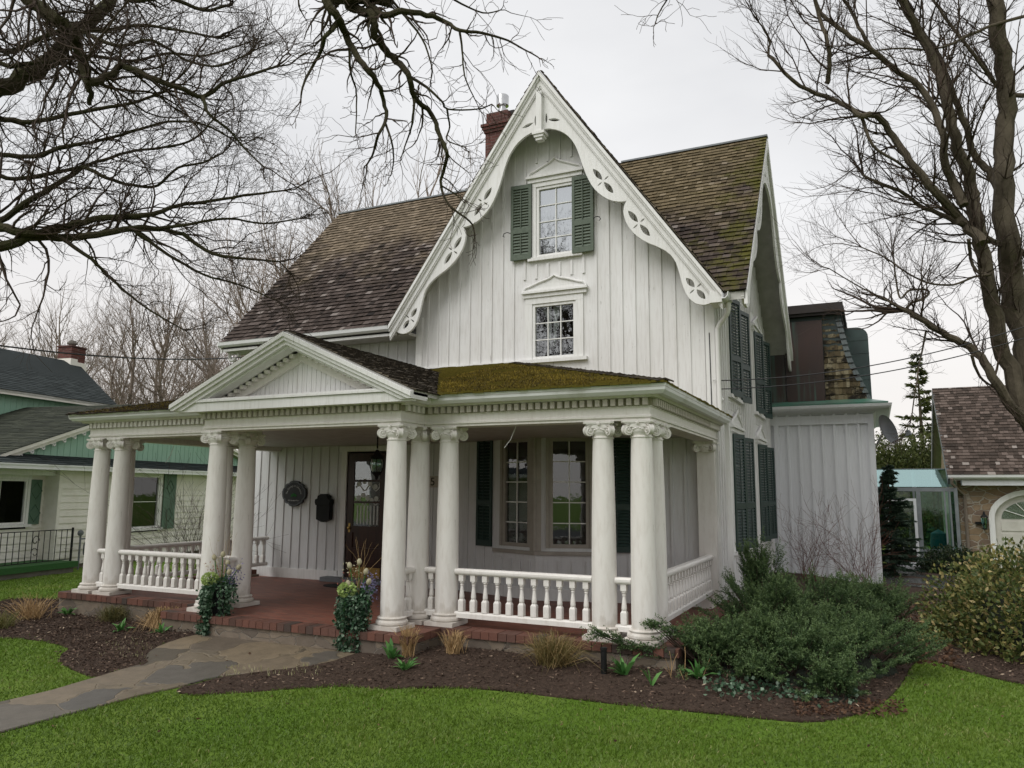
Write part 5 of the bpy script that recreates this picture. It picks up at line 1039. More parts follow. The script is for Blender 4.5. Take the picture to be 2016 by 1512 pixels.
# chips of bark over the beds
for poly in (BR_, BL_):
    xs = [p[0] for p in poly]; ys = [p[1] for p in poly]; n = 60000 if poly is BR_ else 36000
    x = rng.uniform(min(xs), max(xs), n); y = rng.uniform(min(ys), min(max(ys), 5), n); ok = inpoly(x+rng.normal(size=n)*.04, y+rng.normal(size=n)*.04, poly) & ~inpoly(x, y, PATH); x, y = x[ok], y[ok]; m = len(x)
    P = np.stack([x, y, hz(x, y)+.02+rng.random(m)*.03], 1); D = rng.normal(size=(m, 3))*[1, 1, .28]; o = leafmesh('mulch_chips', P, D, rng.uniform(.015, .06, m), rng.uniform(.006, .018, m), .1, None, M['chip']); tag(o, kind='stuff')
# street side behind the camera
for nm, y0, y1, mt, z in (('pavement', -13.2, -11.8, 'kerb', GZ+.01), ('road', -23, -15, 'asphalt', GZ+.004), ('pavement', -26.2, -25, 'kerb', GZ+.01)):
    b = MB(); b.box(-120, 120, y0, y1, GZ-.1, z); tag(b.build(nm, M[mt]), kind='structure')
t = thing('opposite_house', (2, -42, GZ), 'pale house with grey roof across the street', 'house')
b = MB(); b.box(-7, 9, -48, -42, GZ, 3.6); b.build('wall', M['siding'], t); slab([(-7.6, -41.4, 3.5), (9.6, -41.4, 3.5), (9.6, -45, 6.6), (-7.6, -45, 6.6)], .12, name='roof', parent=t, topm='asph')
for x in (-5, -1, 3, 6.5): window((x, -42, 0), -X1, Y1, -1.0, .0, 1.0, 2.4, 2, 2, 'glass', parent=t)
# ================================================================== plants
def blades_obj(name, P, D, L, w, mat, droop, parent=None, a=None, face=None, origin=None):
    V_, F_ = blades(P, D, L, w, droop, face); return link(name, npmesh(name, V_, F_, np.repeat(a if a is not None else rng.random(len(P)), 3)), mat, parent, origin)
def tuft(u, v, h, spread, nb, mat, label, cat, name, w=.004, group=None, droop=.5, n_straw=0):
    h *= 1.35; spread *= 1.2; nb = int(nb*2.2); w *= 1.2; c = atg(u, v, .02); P = np.array(c)+rng.normal(size=(nb, 3))*[spread*.22, spread*.22, 0]; D = rng.normal(size=(nb, 3))*[.42, .42, .1]+[0, 0, 1]; D[:, :2] *= spread/.25
    o = blades_obj(name, P, D, rng.uniform(h*.55, h*1.1, nb), w, mat, droop, origin=tuple(c)); return tag(o, label, cat, group)
g_ = 'dry ornamental grasses in front of the porch'
tuft(325, 1240, .50, .22, 420, M['straw'], 'dense arching clump of dry straw grass left of the porch steps', 'ornamental grass', 'dry_grass', .005, g_, .75)
tuft(222, 1226, .36, .22, 300, leafmat('olive_grass', [(0, (.06, .08, .02)), (1, (.28, .22, .09))]), 'olive and tan grass clump before the leftmost columns', 'ornamental grass', 'dry_grass', .004, g_, .5)
tuft(803, 1296, .42, .10, 90, M['straw'], 'thin upright dry grass at the foot of the column right of the steps', 'ornamental grass', 'dry_grass', .005, g_, .35)
tuft(893, 1290, .34, .13, 70, M['straw'], 'sparse spreading dry grass below the single baluster panel', 'ornamental grass', 'dry_grass', .005, g_, .4)
tuft(1092, 1312, .50, .26, 420, leafmat('tan_green_grass', [(0, (.12, .12, .035)), (1, (.42, .28, .13))]), 'largest tan and green grass clump left of the right front column', 'ornamental grass', 'dry_grass', .004, g_, .45)
tuft(62, 1222, .42, .26, 90, M['straw'], 'dry brown stalks in the bed near the left lawn', 'ornamental grass', 'dry_grass', .005, g_, .2)
tuft(5, 1240, .30, .22, 90, leafmat('olive_grass2', [(0, (.09, .12, .02)), (1, (.3, .24, .1))]), 'green and brown stalks at the left edge of the bed', 'ornamental grass', 'dry_grass', .005, g_, .3)
for u, v, s, lab in ((133, 1214, .9, 'green leafy bulb plant at the left end of the bed'), (236, 1245, 1.0, 'green leafy bulb plant below the left railing'), (318, 1250, .85, 'green leafy bulb plant under the arching straw clump'), (770, 1300, 1.15, 'broad green bulb plant beside the right flower pot'), (795, 1322, .85, 'small green bulb plant in front of the broader one'), (1228, 1332, 1.25, 'sprawling green bulb plant behind the garden light'), (1283, 1352, 1.1, 'upright two leaved bulb plant in the mulch'), (1374, 1338, 1.0, 'pale green bulb plant against the juniper')):
    s *= 1.2; c = atg(u, v, .02); nb = 5 if 'two' in lab else 17; D = rng.normal(size=(nb, 3))*[.7, .7, .1]+[0, 0, .75 if nb > 5 else 2]
    P = np.array(c)+rng.normal(size=(nb, 3))*.012*np.array([1, 1, 0]); fc = np.stack([-D[:, 1]*0+D[:, 0], D[:, 1], -D[:, 2]], 1)
    o = blades_obj('bulb_plant', P, D, rng.uniform(.15, .24, nb)*s, .034*s, M['lily'], .25, face=np.cross(D, [0, 0, 1.]) if False else np.array([0, 0, 1.])+rng.normal(size=(nb, 3))*.2, origin=tuple(c)); tag(o, lab, 'plant', 'green bulb plants in the mulch')
# pale sprouts
for lab, box_ in (('pale sprouts of small bulbs in the left bed', (195, 300, 1260, 1300)), ('pale sprouts of small bulbs beside the path slab', (445, 640, 1316, 1336))):
    n = 90; P = np.array([tuple(atg(random.uniform(box_[0], box_[1]), random.uniform(box_[2], box_[3]), .02)) for _ in range(n)]); D = rng.normal(size=(n, 3))*[.3, .3, 0]+[0, 0, 1]
    tag(blades_obj('bulb_sprouts', P, D, .045, .007, leafmat('sprout', [(0, (.3, .3, .12)), (1, (.5, .45, .3))]), .1), lab, 'sprouts', kind='stuff')
# junipers
def juniper(name, cx, cy, rx, ry, top, nf, label, extra=()):
    base = GZ; h = top-base; P0 = []; D0 = []
    o = thing(name, (cx, cy, base), label, 'shrub', 'junipers beside the cottage')
    nb = max(6, nf//16); ub = rng.random(nb)*2*PI; tb = rng.random(nb)**.6
    bp = 1+.22*np.sin(ub*3+cx*7)*np.cos(tb*5+cy*3)+rng.normal(size=nb)*.10; zb = np.sin(tb*PI/2)*.97; hb = np.sqrt(np.clip(1-zb**2.2, .01, 1))
    tip = np.stack([np.cos(ub)*hb*rx*bp, np.sin(ub)*hb*ry*bp, .05+zb*h*bp], 1); root = tip*[.35, .35, .55]+[0, 0, -.03]
    idx = np.repeat(np.arange(nb), 16)[:nf]; nf = len(idx); sb = np.tile(np.linspace(.28, 1, 16), nb)[:nf]+rng.normal(size=nf)*.03
    ax_ = (tip-root)[idx]; axn = ax_/np.linalg.norm(ax_, axis=1, keepdims=True); side = np.cross(axn, [0, 0, 1.]); side /= np.linalg.norm(side, axis=1, keepdims=True)+1e-6
    sgn = np.where(np.arange(nf) % 2 == 0, 1, -1)[:, None]*(1.05-sb[:, None]*.8)
    F0 = np.array([cx, cy, base])+root[idx]+ax_*sb[:, None]+side*sgn*.03+np.array([0, 0, -.05])*(1-sb[:, None])**2
    out = axn*.75+side*sgn+np.array([0, 0, .18])+rng.normal(size=(nf, 3))*.22
    if len(extra):
        F0 = np.concatenate([F0]+[e[0] for e in extra]); out = np.concatenate([out]+[e[1] for e in extra])
    out /= np.linalg.norm(out, axis=1, keepdims=True); nf = len(F0); K = 34; Lf = rng.uniform(.09, .20, nf)
    s = np.tile(np.linspace(0, 1, K), (nf, 1)); base_p = F0[:, None]+out[:, None]*(s*Lf[:, None])[..., None]+np.array([0, 0, -.05])*(s**2)[..., None]*0
    Pn = base_p.reshape(-1, 3)+rng.normal(size=(nf*K, 3))*.006; Dn = np.repeat(out, K, 0)*.6+rng.normal(size=(nf*K, 3))*.7
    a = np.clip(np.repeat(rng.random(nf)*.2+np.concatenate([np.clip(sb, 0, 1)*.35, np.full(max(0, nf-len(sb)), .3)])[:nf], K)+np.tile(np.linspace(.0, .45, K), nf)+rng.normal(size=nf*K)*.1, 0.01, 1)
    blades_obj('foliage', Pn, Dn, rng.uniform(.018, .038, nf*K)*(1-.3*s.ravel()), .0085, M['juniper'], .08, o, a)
    segs = []
    for i in range(0, nf, 4):
        p = Vector((cx+rng.normal()*.1*rx, cy+rng.normal()*.1*ry, base+.05)); q = Vector(F0[i]); m_ = p.lerp(q, .5)+Vector((0, 0, -.06)); segs += [(p, m_, .010, .007), (m_, q, .007, .003)]
    link('branches', segmesh('branches', segs, 4), M['twig'], o)
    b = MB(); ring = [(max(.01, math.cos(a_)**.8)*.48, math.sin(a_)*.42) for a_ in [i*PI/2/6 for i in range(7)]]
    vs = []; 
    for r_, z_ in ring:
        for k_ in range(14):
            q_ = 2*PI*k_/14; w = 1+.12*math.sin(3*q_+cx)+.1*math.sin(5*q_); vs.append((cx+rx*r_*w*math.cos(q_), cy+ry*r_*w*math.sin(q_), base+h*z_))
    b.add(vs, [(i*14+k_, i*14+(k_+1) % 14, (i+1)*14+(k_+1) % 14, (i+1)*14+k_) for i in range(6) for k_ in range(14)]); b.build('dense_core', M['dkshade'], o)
    return o
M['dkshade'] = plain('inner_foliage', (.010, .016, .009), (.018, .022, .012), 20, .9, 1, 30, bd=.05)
def arm(p, q, n, sp):
    p = np.array(p); q = np.array(q); t = rng.random((n, 1)); return (p+(q-p)*t+rng.normal(size=(n, 3))*sp*(1.2-t), np.tile((q-p)/np.linalg.norm(q-p), (n, 1))*1.0+rng.normal(size=(n, 3))*.35)
juniper('juniper_shrub', .74, .25, .62, .55, .10, 1100, 'blue green juniper reaching in front of the right front column', [arm((.3, -.25, -.05), (-.42, -.38, .14), 60, .04), arm((.5, .0, .1), (.12, -.3, .25), 50, .05)])
juniper('juniper_shrub', 1.36, .42, .82, .80, .10, 1700, 'broad spreading juniper in the middle of the bed')
juniper('juniper_shrub', 1.95, 1.35, .80, .95, .10, 1400, 'spreading juniper at the right end of the bed by the lawn')
juniper('juniper_shrub', 1.05, 1.75, .85, .85, .32, 1400, 'tall mid green juniper behind the front ones')
juniper('juniper_shrub', .72, 3.2, .46, .5, .66, 800, 'upright dark juniper against the cottage corner')
juniper('juniper_shrub', 1.55, 3.3, .85, .85, .30, 1000, 'juniper in front of the bare twig shrub')
juniper('juniper_shrub', 2.15, 4.2, .72, .95, .18, 850, 'low juniper farthest back beside the stone walk')
c = atg(1640, 1392); juniper('juniper_shrub', c.x, c.y+.18, .30, .22, -.12, 170, 'small pale low juniper at the front edge of the bed')
# ivy and dead leaves on the ground
P = []; 
for i in range(520):
    u = random.uniform(1390, 1690); v = 1372+(u-1330)*.07+random.gauss(-18, 10); P.append(tuple(atg(u, min(v, 1402), .03+random.random()*.06)))
o = leafmesh('ivy_ground_cover', P, rng.normal(size=(len(P), 3))*[1, 1, .5], .042, .042, .1, None, M['ivy']); tag(o, 'dark ivy creeping under the front edge of the junipers', 'ivy', kind='stuff')
n = 1500; P = np.stack([rng.uniform(1.9, 3.0, n), rng.uniform(1.8, 8, n), np.full(n, GZ+.06)], 1); tag(leafmesh('fallen_leaves', P, rng.normal(size=(n, 3))*[1, 1, .4], .06, .04, .2, None, M['dryleaf']), 'brown fallen leaves between the junipers and golden shrub', 'leaves', kind='stuff')
n = 500; P = np.array([tuple(atg(random.uniform(1560, 1780), random.uniform(1385, 1415), .035)) for _ in range(n)]); tag(leafmesh('fallen_leaves', P, rng.normal(size=(n, 3))*[1, 1, .4], .04, .025, .2, None, M['dryleaf']), 'brown fallen leaves along the front curve of the bed', 'leaves', kind='stuff')
def leafbush(name, cx, cy, rx, ry, z0, top, n, ls, mat, label, lw=.5, stems=40, smat='twig', core=True):
    o = thing(name, (cx, cy, z0), label, 'shrub'); v = rng.normal(size=(n, 3)); v[:, 2] = np.abs(v[:, 2])*.9; v /= np.linalg.norm(v, axis=1, keepdims=True)
    az = np.arctan2(v[:, 1], v[:, 0]); k_ = (.62+.38*rng.random(n)**.5)*(1+.10*np.sin(az*6+v[:, 2]*5)+.07*np.sin(az*13+1))
    P = np.stack([cx+v[:, 0]*rx*k_, cy+v[:, 1]*ry*k_, z0+.03+v[:, 2]*(top-z0)*k_], 1)
    leafmesh('foliage', P, v*.7+rng.normal(size=(n, 3))*.7+[0, 0, .3], rng.uniform(ls*.7, ls*1.2, n), ls*lw, .2, o, mat)
    segs = []
    for i in range(stems):
        j = int(rng.integers(n)); p = Vector((cx+rng.normal()*.08, cy+rng.normal()*.08, z0)); q = Vector(P[j])+Vector((0, 0, .03)); m_ = p.lerp(q, .5)+Vector((0, 0, .1)); segs += [(p, m_, .01, .007), (m_, q, .007, .003)]
    link('stems', segmesh('stems', segs, 4), M[smat], o)
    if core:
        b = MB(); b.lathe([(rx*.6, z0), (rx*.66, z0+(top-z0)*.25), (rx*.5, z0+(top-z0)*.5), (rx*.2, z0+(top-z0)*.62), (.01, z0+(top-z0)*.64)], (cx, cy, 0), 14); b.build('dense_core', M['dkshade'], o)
    return o
leafbush('golden_shrub', 4.05, 3.75, 1.3, 1.35, GZ, .86, 15000, .068, M['gold'], 'large shrub with yellow green and tan leaves at the right edge of the lawn', .55)
q = aty(1870, 1100, 14.0); leafbush('evergreen_shrub', q.x, 14.0, .75, .6, -.4, .25, 3500, .075, M['dkleaf'], 'low dark evergreen shrub in front of the greenhouse', .5)
# wet stone walk
mb = MB(); mb.quad((2.35, 10.4, GZ+.024), (3.6, 10.0, GZ+.024), (4.0, 15.2, GZ+.024), (2.3, 15.2, GZ+.024)); k_ = stone('wet_flagstones', 1.1, [(0, (.07, .07, .07)), (1, (.11, .105, .10))], (.04, .035, .03), .03, .1, .3, .18); tag(mb.build('stone_walk', k_), kind='structure')
# ------------------------------------------------------------------ bare trees and twiggy shrubs
def rdir(rr, d, amin, amax):
    a = rr.uniform(amin, amax); p = rr.uniform(0, 2*PI); u = d.orthogonal().normalized(); w = d.cross(u); return (d*math.cos(a)+(u*math.cos(p)+w*math.sin(p))*math.sin(a)).normalized()
def grow(rr, p, d, L, r, lvl, out, nch, up=.05, wig=.16, ns=5, ang=(.45, 1.0), rmin=.0015, taper=.5, lr=(.4, .7)):
    pts = [(p, r)]; st = L/ns
    for i in range(ns):
        d = (d+Vector((rr.gauss(0, wig), rr.gauss(0, wig), rr.gauss(0, wig)+up))).normalized(); p2 = p+d*st; r2 = max(rmin, r*(1-(1-taper)/ns*1.25)); out.append((p, p2, r, r2)); p, r = p2, r2; pts.append((p, r, d))
    if lvl < len(nch):
        for i in range(nch[lvl]):
            q = pts[rr.randint(1, ns)]
            grow(rr, q[0], rdir(rr, q[2], *ang), L*rr.uniform(*lr), max(rmin, q[1]*.62), lvl+1, out, nch, up, wig, max(3, ns-1), ang, rmin, taper, lr)
        if lvl < len(nch): grow(rr, p, d, L*.55, r, lvl+1, out, nch, up, wig, max(3, ns-1), ang, rmin, taper, lr)
def bare_tree(seed, h, nch=(9, 6, 4, 3), rmin=.01, wide=1.0):
    rr = random.Random(seed); o = thing('bare_tree', (0, 0, 0), 'x', 'tree'); tr = []; tw = []
    p = Vector((0, 0, -.2)); r = h*.017; d = Z1.copy(); n = 7; pts = []
    for i in range(n):
        d = (d+Vector((rr.gauss(0, .05), rr.gauss(0, .05), 0))).normalized(); q = p+d*(h*.09); pts.append(p); tr.append((p, r)); p = q; r *= .9
    tr.append((p, r)); MB().tube([a for a, _ in tr], [b_ for _, b_ in tr], 8).build('trunk', M['bark'], o, smooth=True)
    for i in range(nch[0]):
        j = rr.randint(2, n); q, r_ = tr[j]; a = rr.uniform(.35, .95)*wide; az = i*2.4+rr.uniform(-.4, .4); dd_ = Vector((math.cos(az)*math.sin(a), math.sin(az)*math.sin(a), math.cos(a)))
        grow(rr, q, dd_, h*rr.uniform(.22, .36), r_*.6, 0, tw, nch[1:], .045, .15, 6, (.35, .85), rmin, .5, (.45, .75))
    grow(rr, p, d, h*.3, r, 0, tw, nch[1:], .06, .1, 6, (.35, .85), rmin, .5, (.45, .75))
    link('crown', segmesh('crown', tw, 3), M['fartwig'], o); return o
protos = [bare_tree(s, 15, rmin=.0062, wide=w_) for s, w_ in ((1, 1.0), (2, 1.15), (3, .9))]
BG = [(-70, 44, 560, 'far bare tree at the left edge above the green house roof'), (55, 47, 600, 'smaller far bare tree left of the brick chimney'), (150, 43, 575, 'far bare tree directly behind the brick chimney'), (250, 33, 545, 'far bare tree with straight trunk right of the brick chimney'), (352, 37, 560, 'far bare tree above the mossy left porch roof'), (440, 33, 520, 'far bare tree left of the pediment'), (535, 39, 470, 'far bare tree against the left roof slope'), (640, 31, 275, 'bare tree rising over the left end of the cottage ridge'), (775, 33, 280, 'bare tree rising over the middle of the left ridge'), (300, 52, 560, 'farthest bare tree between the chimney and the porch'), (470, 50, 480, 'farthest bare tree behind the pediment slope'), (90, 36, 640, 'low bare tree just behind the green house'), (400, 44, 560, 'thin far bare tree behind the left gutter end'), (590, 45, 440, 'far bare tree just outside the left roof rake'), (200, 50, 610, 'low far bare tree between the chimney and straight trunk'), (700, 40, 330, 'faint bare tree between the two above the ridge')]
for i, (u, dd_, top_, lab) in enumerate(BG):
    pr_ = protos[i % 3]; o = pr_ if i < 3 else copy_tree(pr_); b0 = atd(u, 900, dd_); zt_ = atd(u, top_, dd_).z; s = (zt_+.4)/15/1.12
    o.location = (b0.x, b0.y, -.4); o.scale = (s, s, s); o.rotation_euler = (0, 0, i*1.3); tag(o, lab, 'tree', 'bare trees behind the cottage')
o = copy_tree(protos[1]); o.location = (-3, -33, -.4); o.scale = (1, 1, 1); tag(o, 'bare tree across the street behind the camera', 'tree', 'bare trees behind the cottage')
for x, y in ((-2.2, -25.5),): o = copy_tree(protos[0]); o.location = (x, y, -.4); o.scale = (1.15, 1.15, 1.1); tag(o, 'bare street tree behind the camera', 'tree', 'bare trees behind the cottage')
# ---- guided limbs of the three near trees
def limb(tree, pts, d, w0, w1, join=None, dens=.19, L=(.45, 1.2), nch=(5, 4), up=.03, tw=None, seed=0, dd1=None, mat='barkmoss', ang=(.4, 1.0), tip=3, wig=.23, kr=.5, smin=0, wk=1.08):
    rr = random.Random(seed*77+len(pts)); n = len(pts); d1 = dd1 or d
    P = [atd(u, v, d+(d1-d)*i/(n-1)+.12*math.sin(i*1.7+seed)) for i, (u, v) in enumerate(pts)]; Rr = [wk*(w0+(w1-w0)*(i/(n-1))**.8)/2*d/FP for i in range(n)]
    if join is not None: P = [Vector(j) for j in join]+P; Rr = [Rr[0]*1.25]*len(join)+Rr
    S_ = [(p.x, p.y, p.z, r) for p, r in zip(P, Rr)]; Q = []
    for i in range(len(S_)-1):                       # Catmull-Rom smoothing
        p0_, p1_, p2_, p3_ = [np.array(S_[min(max(j, 0), len(S_)-1)]) for j in (i-1, i, i+1, i+2)]
        for t in (0, .25, .5, .75): Q.append(.5*((2*p1_)+(-p0_+p2_)*t+(2*p0_-5*p1_+4*p2_-p3_)*t*t+(-p0_+3*p1_-3*p2_+p3_)*t**3))
    Q.append(np.array(S_[-1])); pp = [Vector(q[:3])+Vector([rr.gauss(0, max(.0, q[3])*.18) for _ in range(3)]) for q in Q]; rad = [max(.0025, q[3]) for q in Q]
    MB().tube(pp, rad, 8).build('limb', M[mat], tree, smooth=True)
    tot = 0; nxt = dens; st_i = (len(join) if join else 0)*4
    for i in range(max(st_i, int(smin*len(pp))), len(pp)-1):
        seg = (pp[i+1]-pp[i]).length; tot += seg
        while tot > nxt:
            nxt += dens*rr.uniform(.5, 1.5); dirn = (pp[i+1]-pp[i]).normalized(); f = 1-.35*i/len(pp)
            grow(rr, pp[i].lerp(pp[i+1], rr.random()), rdir(rr, dirn, *ang), rr.uniform(*L)*f, max(.003, rad[i]*kr if rad[i]*kr < .022 else .022), 0, tw, nch, up, wig, 6, (.35, .95), .0016, .4, (.35, .7))
    for _ in range(tip): grow(rr, pp[-1], rdir(rr, (pp[-1]-pp[-2]).normalized(), .05, .5), rr.uniform(*L)*.7, rad[-1], 0, tw, nch, up, wig, 6, (.35, .95), .0016, .4, (.35, .7))
# left tree
TB = atd(-480, 1000, 9.5); TB.z = GZ
LT = thing('bare_shade_tree', tuple(TB), 'large bare tree whose dark mossy limbs spread in from the left over the lawn', 'tree')
tp = [TB+Vector((0, 0, z))+Vector((.02*math.sin(z), 0, 0)) for z in (-.3, .3, 1.2, 2.5, 4, 5.2, 6.5)]; MB().tube(tp, [.42, .34, .29, .27, .26, .22, .16], 16).build('trunk', M['bark'], LT, smooth=True)
tw = []; J = lambda z: [TB+Vector((0, 0, z))]
S1 = dict(tw=tw, tree=LT)
limb(pts=[(-60,-60),(60,0),(100,30),(140,60),(155,100),(165,140),(180,163),(215,150),(240,130),(290,150),(350,172),(400,190),(440,165),(500,145),(545,130)], d=8, w0=26, w1=4, join=J(6.2), seed=1, dens=.10, **S1)
limb(pts=[(165,140),(172,165),(178,185),(176,205)], d=8.15, w0=14, w1=8, seed=2, tip=0, dens=9, **S1)
limb(pts=[(400,190),(412,225),(450,255),(480,290),(520,330)], d=8, w0=7, w1=3, seed=3, L=(.3, .8), **S1)
limb(pts=[(-60,190),(0,175),(60,150),(110,105),(150,60),(200,20),(225,-20)], d=10.5, w0=34, w1=20, join=J(5.5), seed=4, **S1)
limb(pts=[(-60,235),(0,235),(60,240),(140,225),(200,213),(260,203),(310,185)], d=9.5, w0=12, w1=5, join=J(5.2), seed=5, **S1)
limb(pts=[(-60,305),(0,305),(70,308),(120,290),(180,280),(240,265),(330,240),(400,245),(450,270)], d=9.5, w0=11, w1=3, join=J(5), seed=6, **S1)
limb(pts=[(-60,450),(0,435),(50,400),(100,370),(150,340),(165,330),(210,350),(260,365),(310,365),(350,330),(400,320),(440,300)], d=9.5, w0=13, w1=3, join=J(4.4), seed=7, **S1)
limb(pts=[(-60,440),(0,445),(60,458),(130,445),(200,430),(270,425),(310,420),(350,405),(420,395),(500,382),(560,375)], d=9, w0=20, w1=3, join=J(4.2), seed=8, **S1)
limb(pts=[(-60,490),(0,485),(70,465),(120,468),(190,462),(260,450),(310,450),(360,462),(420,500),(500,510),(550,515)], d=9, w0=22, w1=3, join=J(4.0), seed=9, **S1)
limb(pts=[(120,468),(180,510),(220,550),(260,585),(310,620),(360,648)], d=9, w0=8, w1=2.5, seed=10, L=(.3, .8), dens=.16, **S1)
limb(pts=[(-60,30),(0,100),(60,85),(120,60),(200,60),(280,50),(350,60),(430,75)], d=10, w0=12, w1=4, join=J(6.2), seed=11, dens=.15, **S1)
limb(pts=[(-40,-60),(60,-20),(160,-30),(260,0),(330,-5),(400,20),(450,10)], d=9.5, w0=14, w1=5, join=J(6.4), seed=12, dens=.15, **S1)
limb(pts=[(-60,140),(20,130),(100,120),(180,110),(260,120),(330,105),(400,110),(470,90)], d=10.2, w0=10, w1=3, join=J(5.6), seed=13, dens=.14, **S1)
limb(pts=[(-60,360),(30,352),(110,340),(190,320),(250,300),(320,290),(380,275),(420,235)], d=10, w0=9, w1=3, join=J(4.8), seed=14, dens=.11, **S1)
limb(pts=[(160,60),(230,90),(300,80),(370,120),(430,130),(480,110)], d=9, w0=8, w1=3, seed=15, dens=.1, **S1)
limb(pts=[(310,450),(380,440),(450,430),(520,440),(590,430)], d=9, w0=7, w1=2.5, seed=16, L=(.3,.8), **S1)
limb(pts=[(260,450),(330,500),(400,540),(470,560),(540,590)], d=9, w0=7, w1=2.5, seed=17, L=(.3,.8), dens=.15, **S1)
link('twigs', segmesh('twigs', tw, 3), M['twig'], LT)
# tree whose limbs hang into the top of the view
MB0 = Vector((-6.0, -10.0, GZ)); MT = thing('overhanging_tree', tuple(MB0), 'bare tree with knobbly dark limbs hanging down from the top centre of the view', 'tree')
MB().tube([MB0+Vector((0, 0, z)) for z in (-.3, .5, 2, 4, 6, 8)], [.4, .32, .28, .26, .22, .18], 16).build('trunk', M['bark'], MT, smooth=True)
tw = []; JM = [MB0+Vector((0, 0, 6.5)), Vector((-3.6, -7.2, 7.2))]
S2 = dict(tw=tw, tree=MT, mat='barkmoss', L=(.14, .45), nch=(3,), up=-.02, dens=.13, ang=(.5, 1.2), tip=2, wig=.22, kr=.5)
limb(pts=[(600,-90),(640,0),(665,35),(680,65),(695,100),(720,135),(745,165),(755,200),(760,235),(745,265),(735,300),(722,325)], d=5.5, w0=19, w1=3, join=JM, seed=21, **S2)
limb(pts=[(668,45),(640,75),(632,100),(610,140),(598,165),(592,192)], d=5.5, w0=9, w1=3, seed=22, **S2)
limb(pts=[(688,98),(690,140),(700,175),(702,210),(700,262)], d=5.5, w0=5, w1=2, seed=23, **S2)
limb(pts=[(660,-90),(680,0),(705,18),(735,32),(738,72),(760,100),(785,125),(805,150),(815,190),(850,225),(865,265),(880,300),(875,330),(868,365),(885,405),(925,435),(935,462)], d=5.7, w0=20, w1=2.5, join=JM, seed=24, **S2)
limb(pts=[(690,-80),(720,0),(755,30),(790,22),(840,30),(880,45),(905,60),(950,65),(1000,80),(1058,112)], d=5.6, w0=17, w1=2.5, join=JM, seed=25, **S2)
limb(pts=[(905,60),(910,100),(915,150),(935,195)], d=5.6, w0=5, w1=2, seed=26, **S2)
limb(pts=[(805,150),(840,172),(870,200),(882,215),(940,215),(968,205)], d=5.7, w0=6, w1=2, seed=27, **S2)
limb(pts=[(880,215),(885,250),(880,275),(915,290)], d=5.7, w0=4, w1=2, seed=31, **S2)
limb(pts=[(757,240),(770,275),(775,310),(770,345)], d=5.5, w0=5, w1=2, seed=28, **S2)
limb(pts=[(815,195),(812,240),(800,280),(790,310)], d=5.7, w0=5, w1=2, seed=29, **S2)
limb(pts=[(868,365),(900,385),(915,400)], d=5.7, w0=3.5, w1=1.6, seed=32, **S2)
limb(pts=[(790,22),(830,75),(850,130),(848,160)], d=5.6, w0=5, w1=2, seed=33, **S2)
limb(pts=[(735,32),(725,60),(740,100)], d=5.6, w0=5, w1=2, seed=34, **S2)
limb(pts=[(590,-30),(588,10),(600,35)], d=5.6, w0=4, w1=2, seed=35, **S2); limb(pts=[(850,-40),(895,0),(950,25),(985,20)], d=5.6, w0=5, w1=2, seed=36, **S2)
limb(pts=[(1330,-60),(1318,-10),(1300,20),(1290,45)], d=5.6, w0=4, w1=2, seed=30, **S2)
link('twigs', segmesh('twigs', tw, 4), M['twig'], MT)
# right tree
TR = atd(2085, 1100, 12.5); TR.z = GZ; RT = thing('maple_tree', tuple(TR), 'tall bare many stemmed maple at the right edge in front of the stone garage', 'tree')
tw = []; c1 = lambda L: [(1400+x/1.89, y/1.89) for x, y in L]
JR = [TR+Vector((0, 0, -.3)), TR+Vector((0, 0, .4)), TR+Vector((-.05, 0, 1.2))]
S3 = dict(tw=tw, tree=RT, mat='bark', wk=1.0, L=(.5, 1.4), nch=(6, 3), up=.06, dens=.2, wig=.15)
limb(pts=c1([(1270,1640),(1200,1460),(1164,1300),(1130,1100),(1105,900),(1090,700),(1097,500),(1092,300),(1070,100),(1050,-40)]), d=12.5, w0=52, w1=27, join=JR, seed=41, smin=.45, **{**S3, 'dens': .3})
limb(pts=c1([(1250,1700),(1150,1520),(1090,1330),(1045,1130),(1010,950),(985,780),(960,680),(920,550),(880,400),(840,250),(775,120),(700,-20)]), d=12.2, w0=35, w1=14, join=JR, seed=42, smin=.4, **S3)
limb(pts=c1([(1010,900),(960,850),(900,790),(820,700),(740,600),(680,510),(610,430),(560,430),(500,390),(450,370),(330,320),(235,225),(213,200),(217,150),(180,85)]), d=12, w0=22, w1=3, seed=43, **S3)
limb(pts=c1([(940,760),(900,680),(868,590),(858,490),(795,340),(700,270),(600,190),(500,120),(410,50),(380,-20)]), d=12, w0=19, w1=7, seed=44, **S3)
limb(pts=c1([(1180,950),(1080,910),(980,860),(880,810),(770,760),(700,710),(620,680),(565,650)]), d=12.4, w0=14, w1=5, seed=45, **S3)
limb(pts=c1([(1200,1640),(1120,1520),(1050,1400),(980,1310),(880,1250),(800,1200),(722,1155)]), d=12, w0=22, w1=10, join=JR[:2], seed=46, smin=.4, **S3)
limb(pts=c1([(722,1155),(750,1125),(800,1105),(805,1080),(740,1080),(705,1110),(690,1060),(680,960)]), d=12, w0=6, w1=3, seed=47, **S3)
limb(pts=c1([(722,1155),(640,1110),(540,1060),(440,1000)]), d=12, w0=4, w1=2, seed=48, **S3)
limb(pts=c1([(1070,720),(1035,640),(980,580),(940,440),(880,300),(845,200),(760,80),(720,-20)]), d=12.7, w0=17, w1=8, seed=49, **S3)
limb(pts=c1([(1164,355),(1090,345),(1040,290),(960,180),(890,90),(810,-20)]), d=12.5, w0=10, w1=5, seed=50, **S3)
limb(pts=c1([(1200,50),(1060,90),(960,130),(880,170),(800,185),(700,180),(600,190)]), d=12.2, w0=7, w1=3, seed=51, **S3)
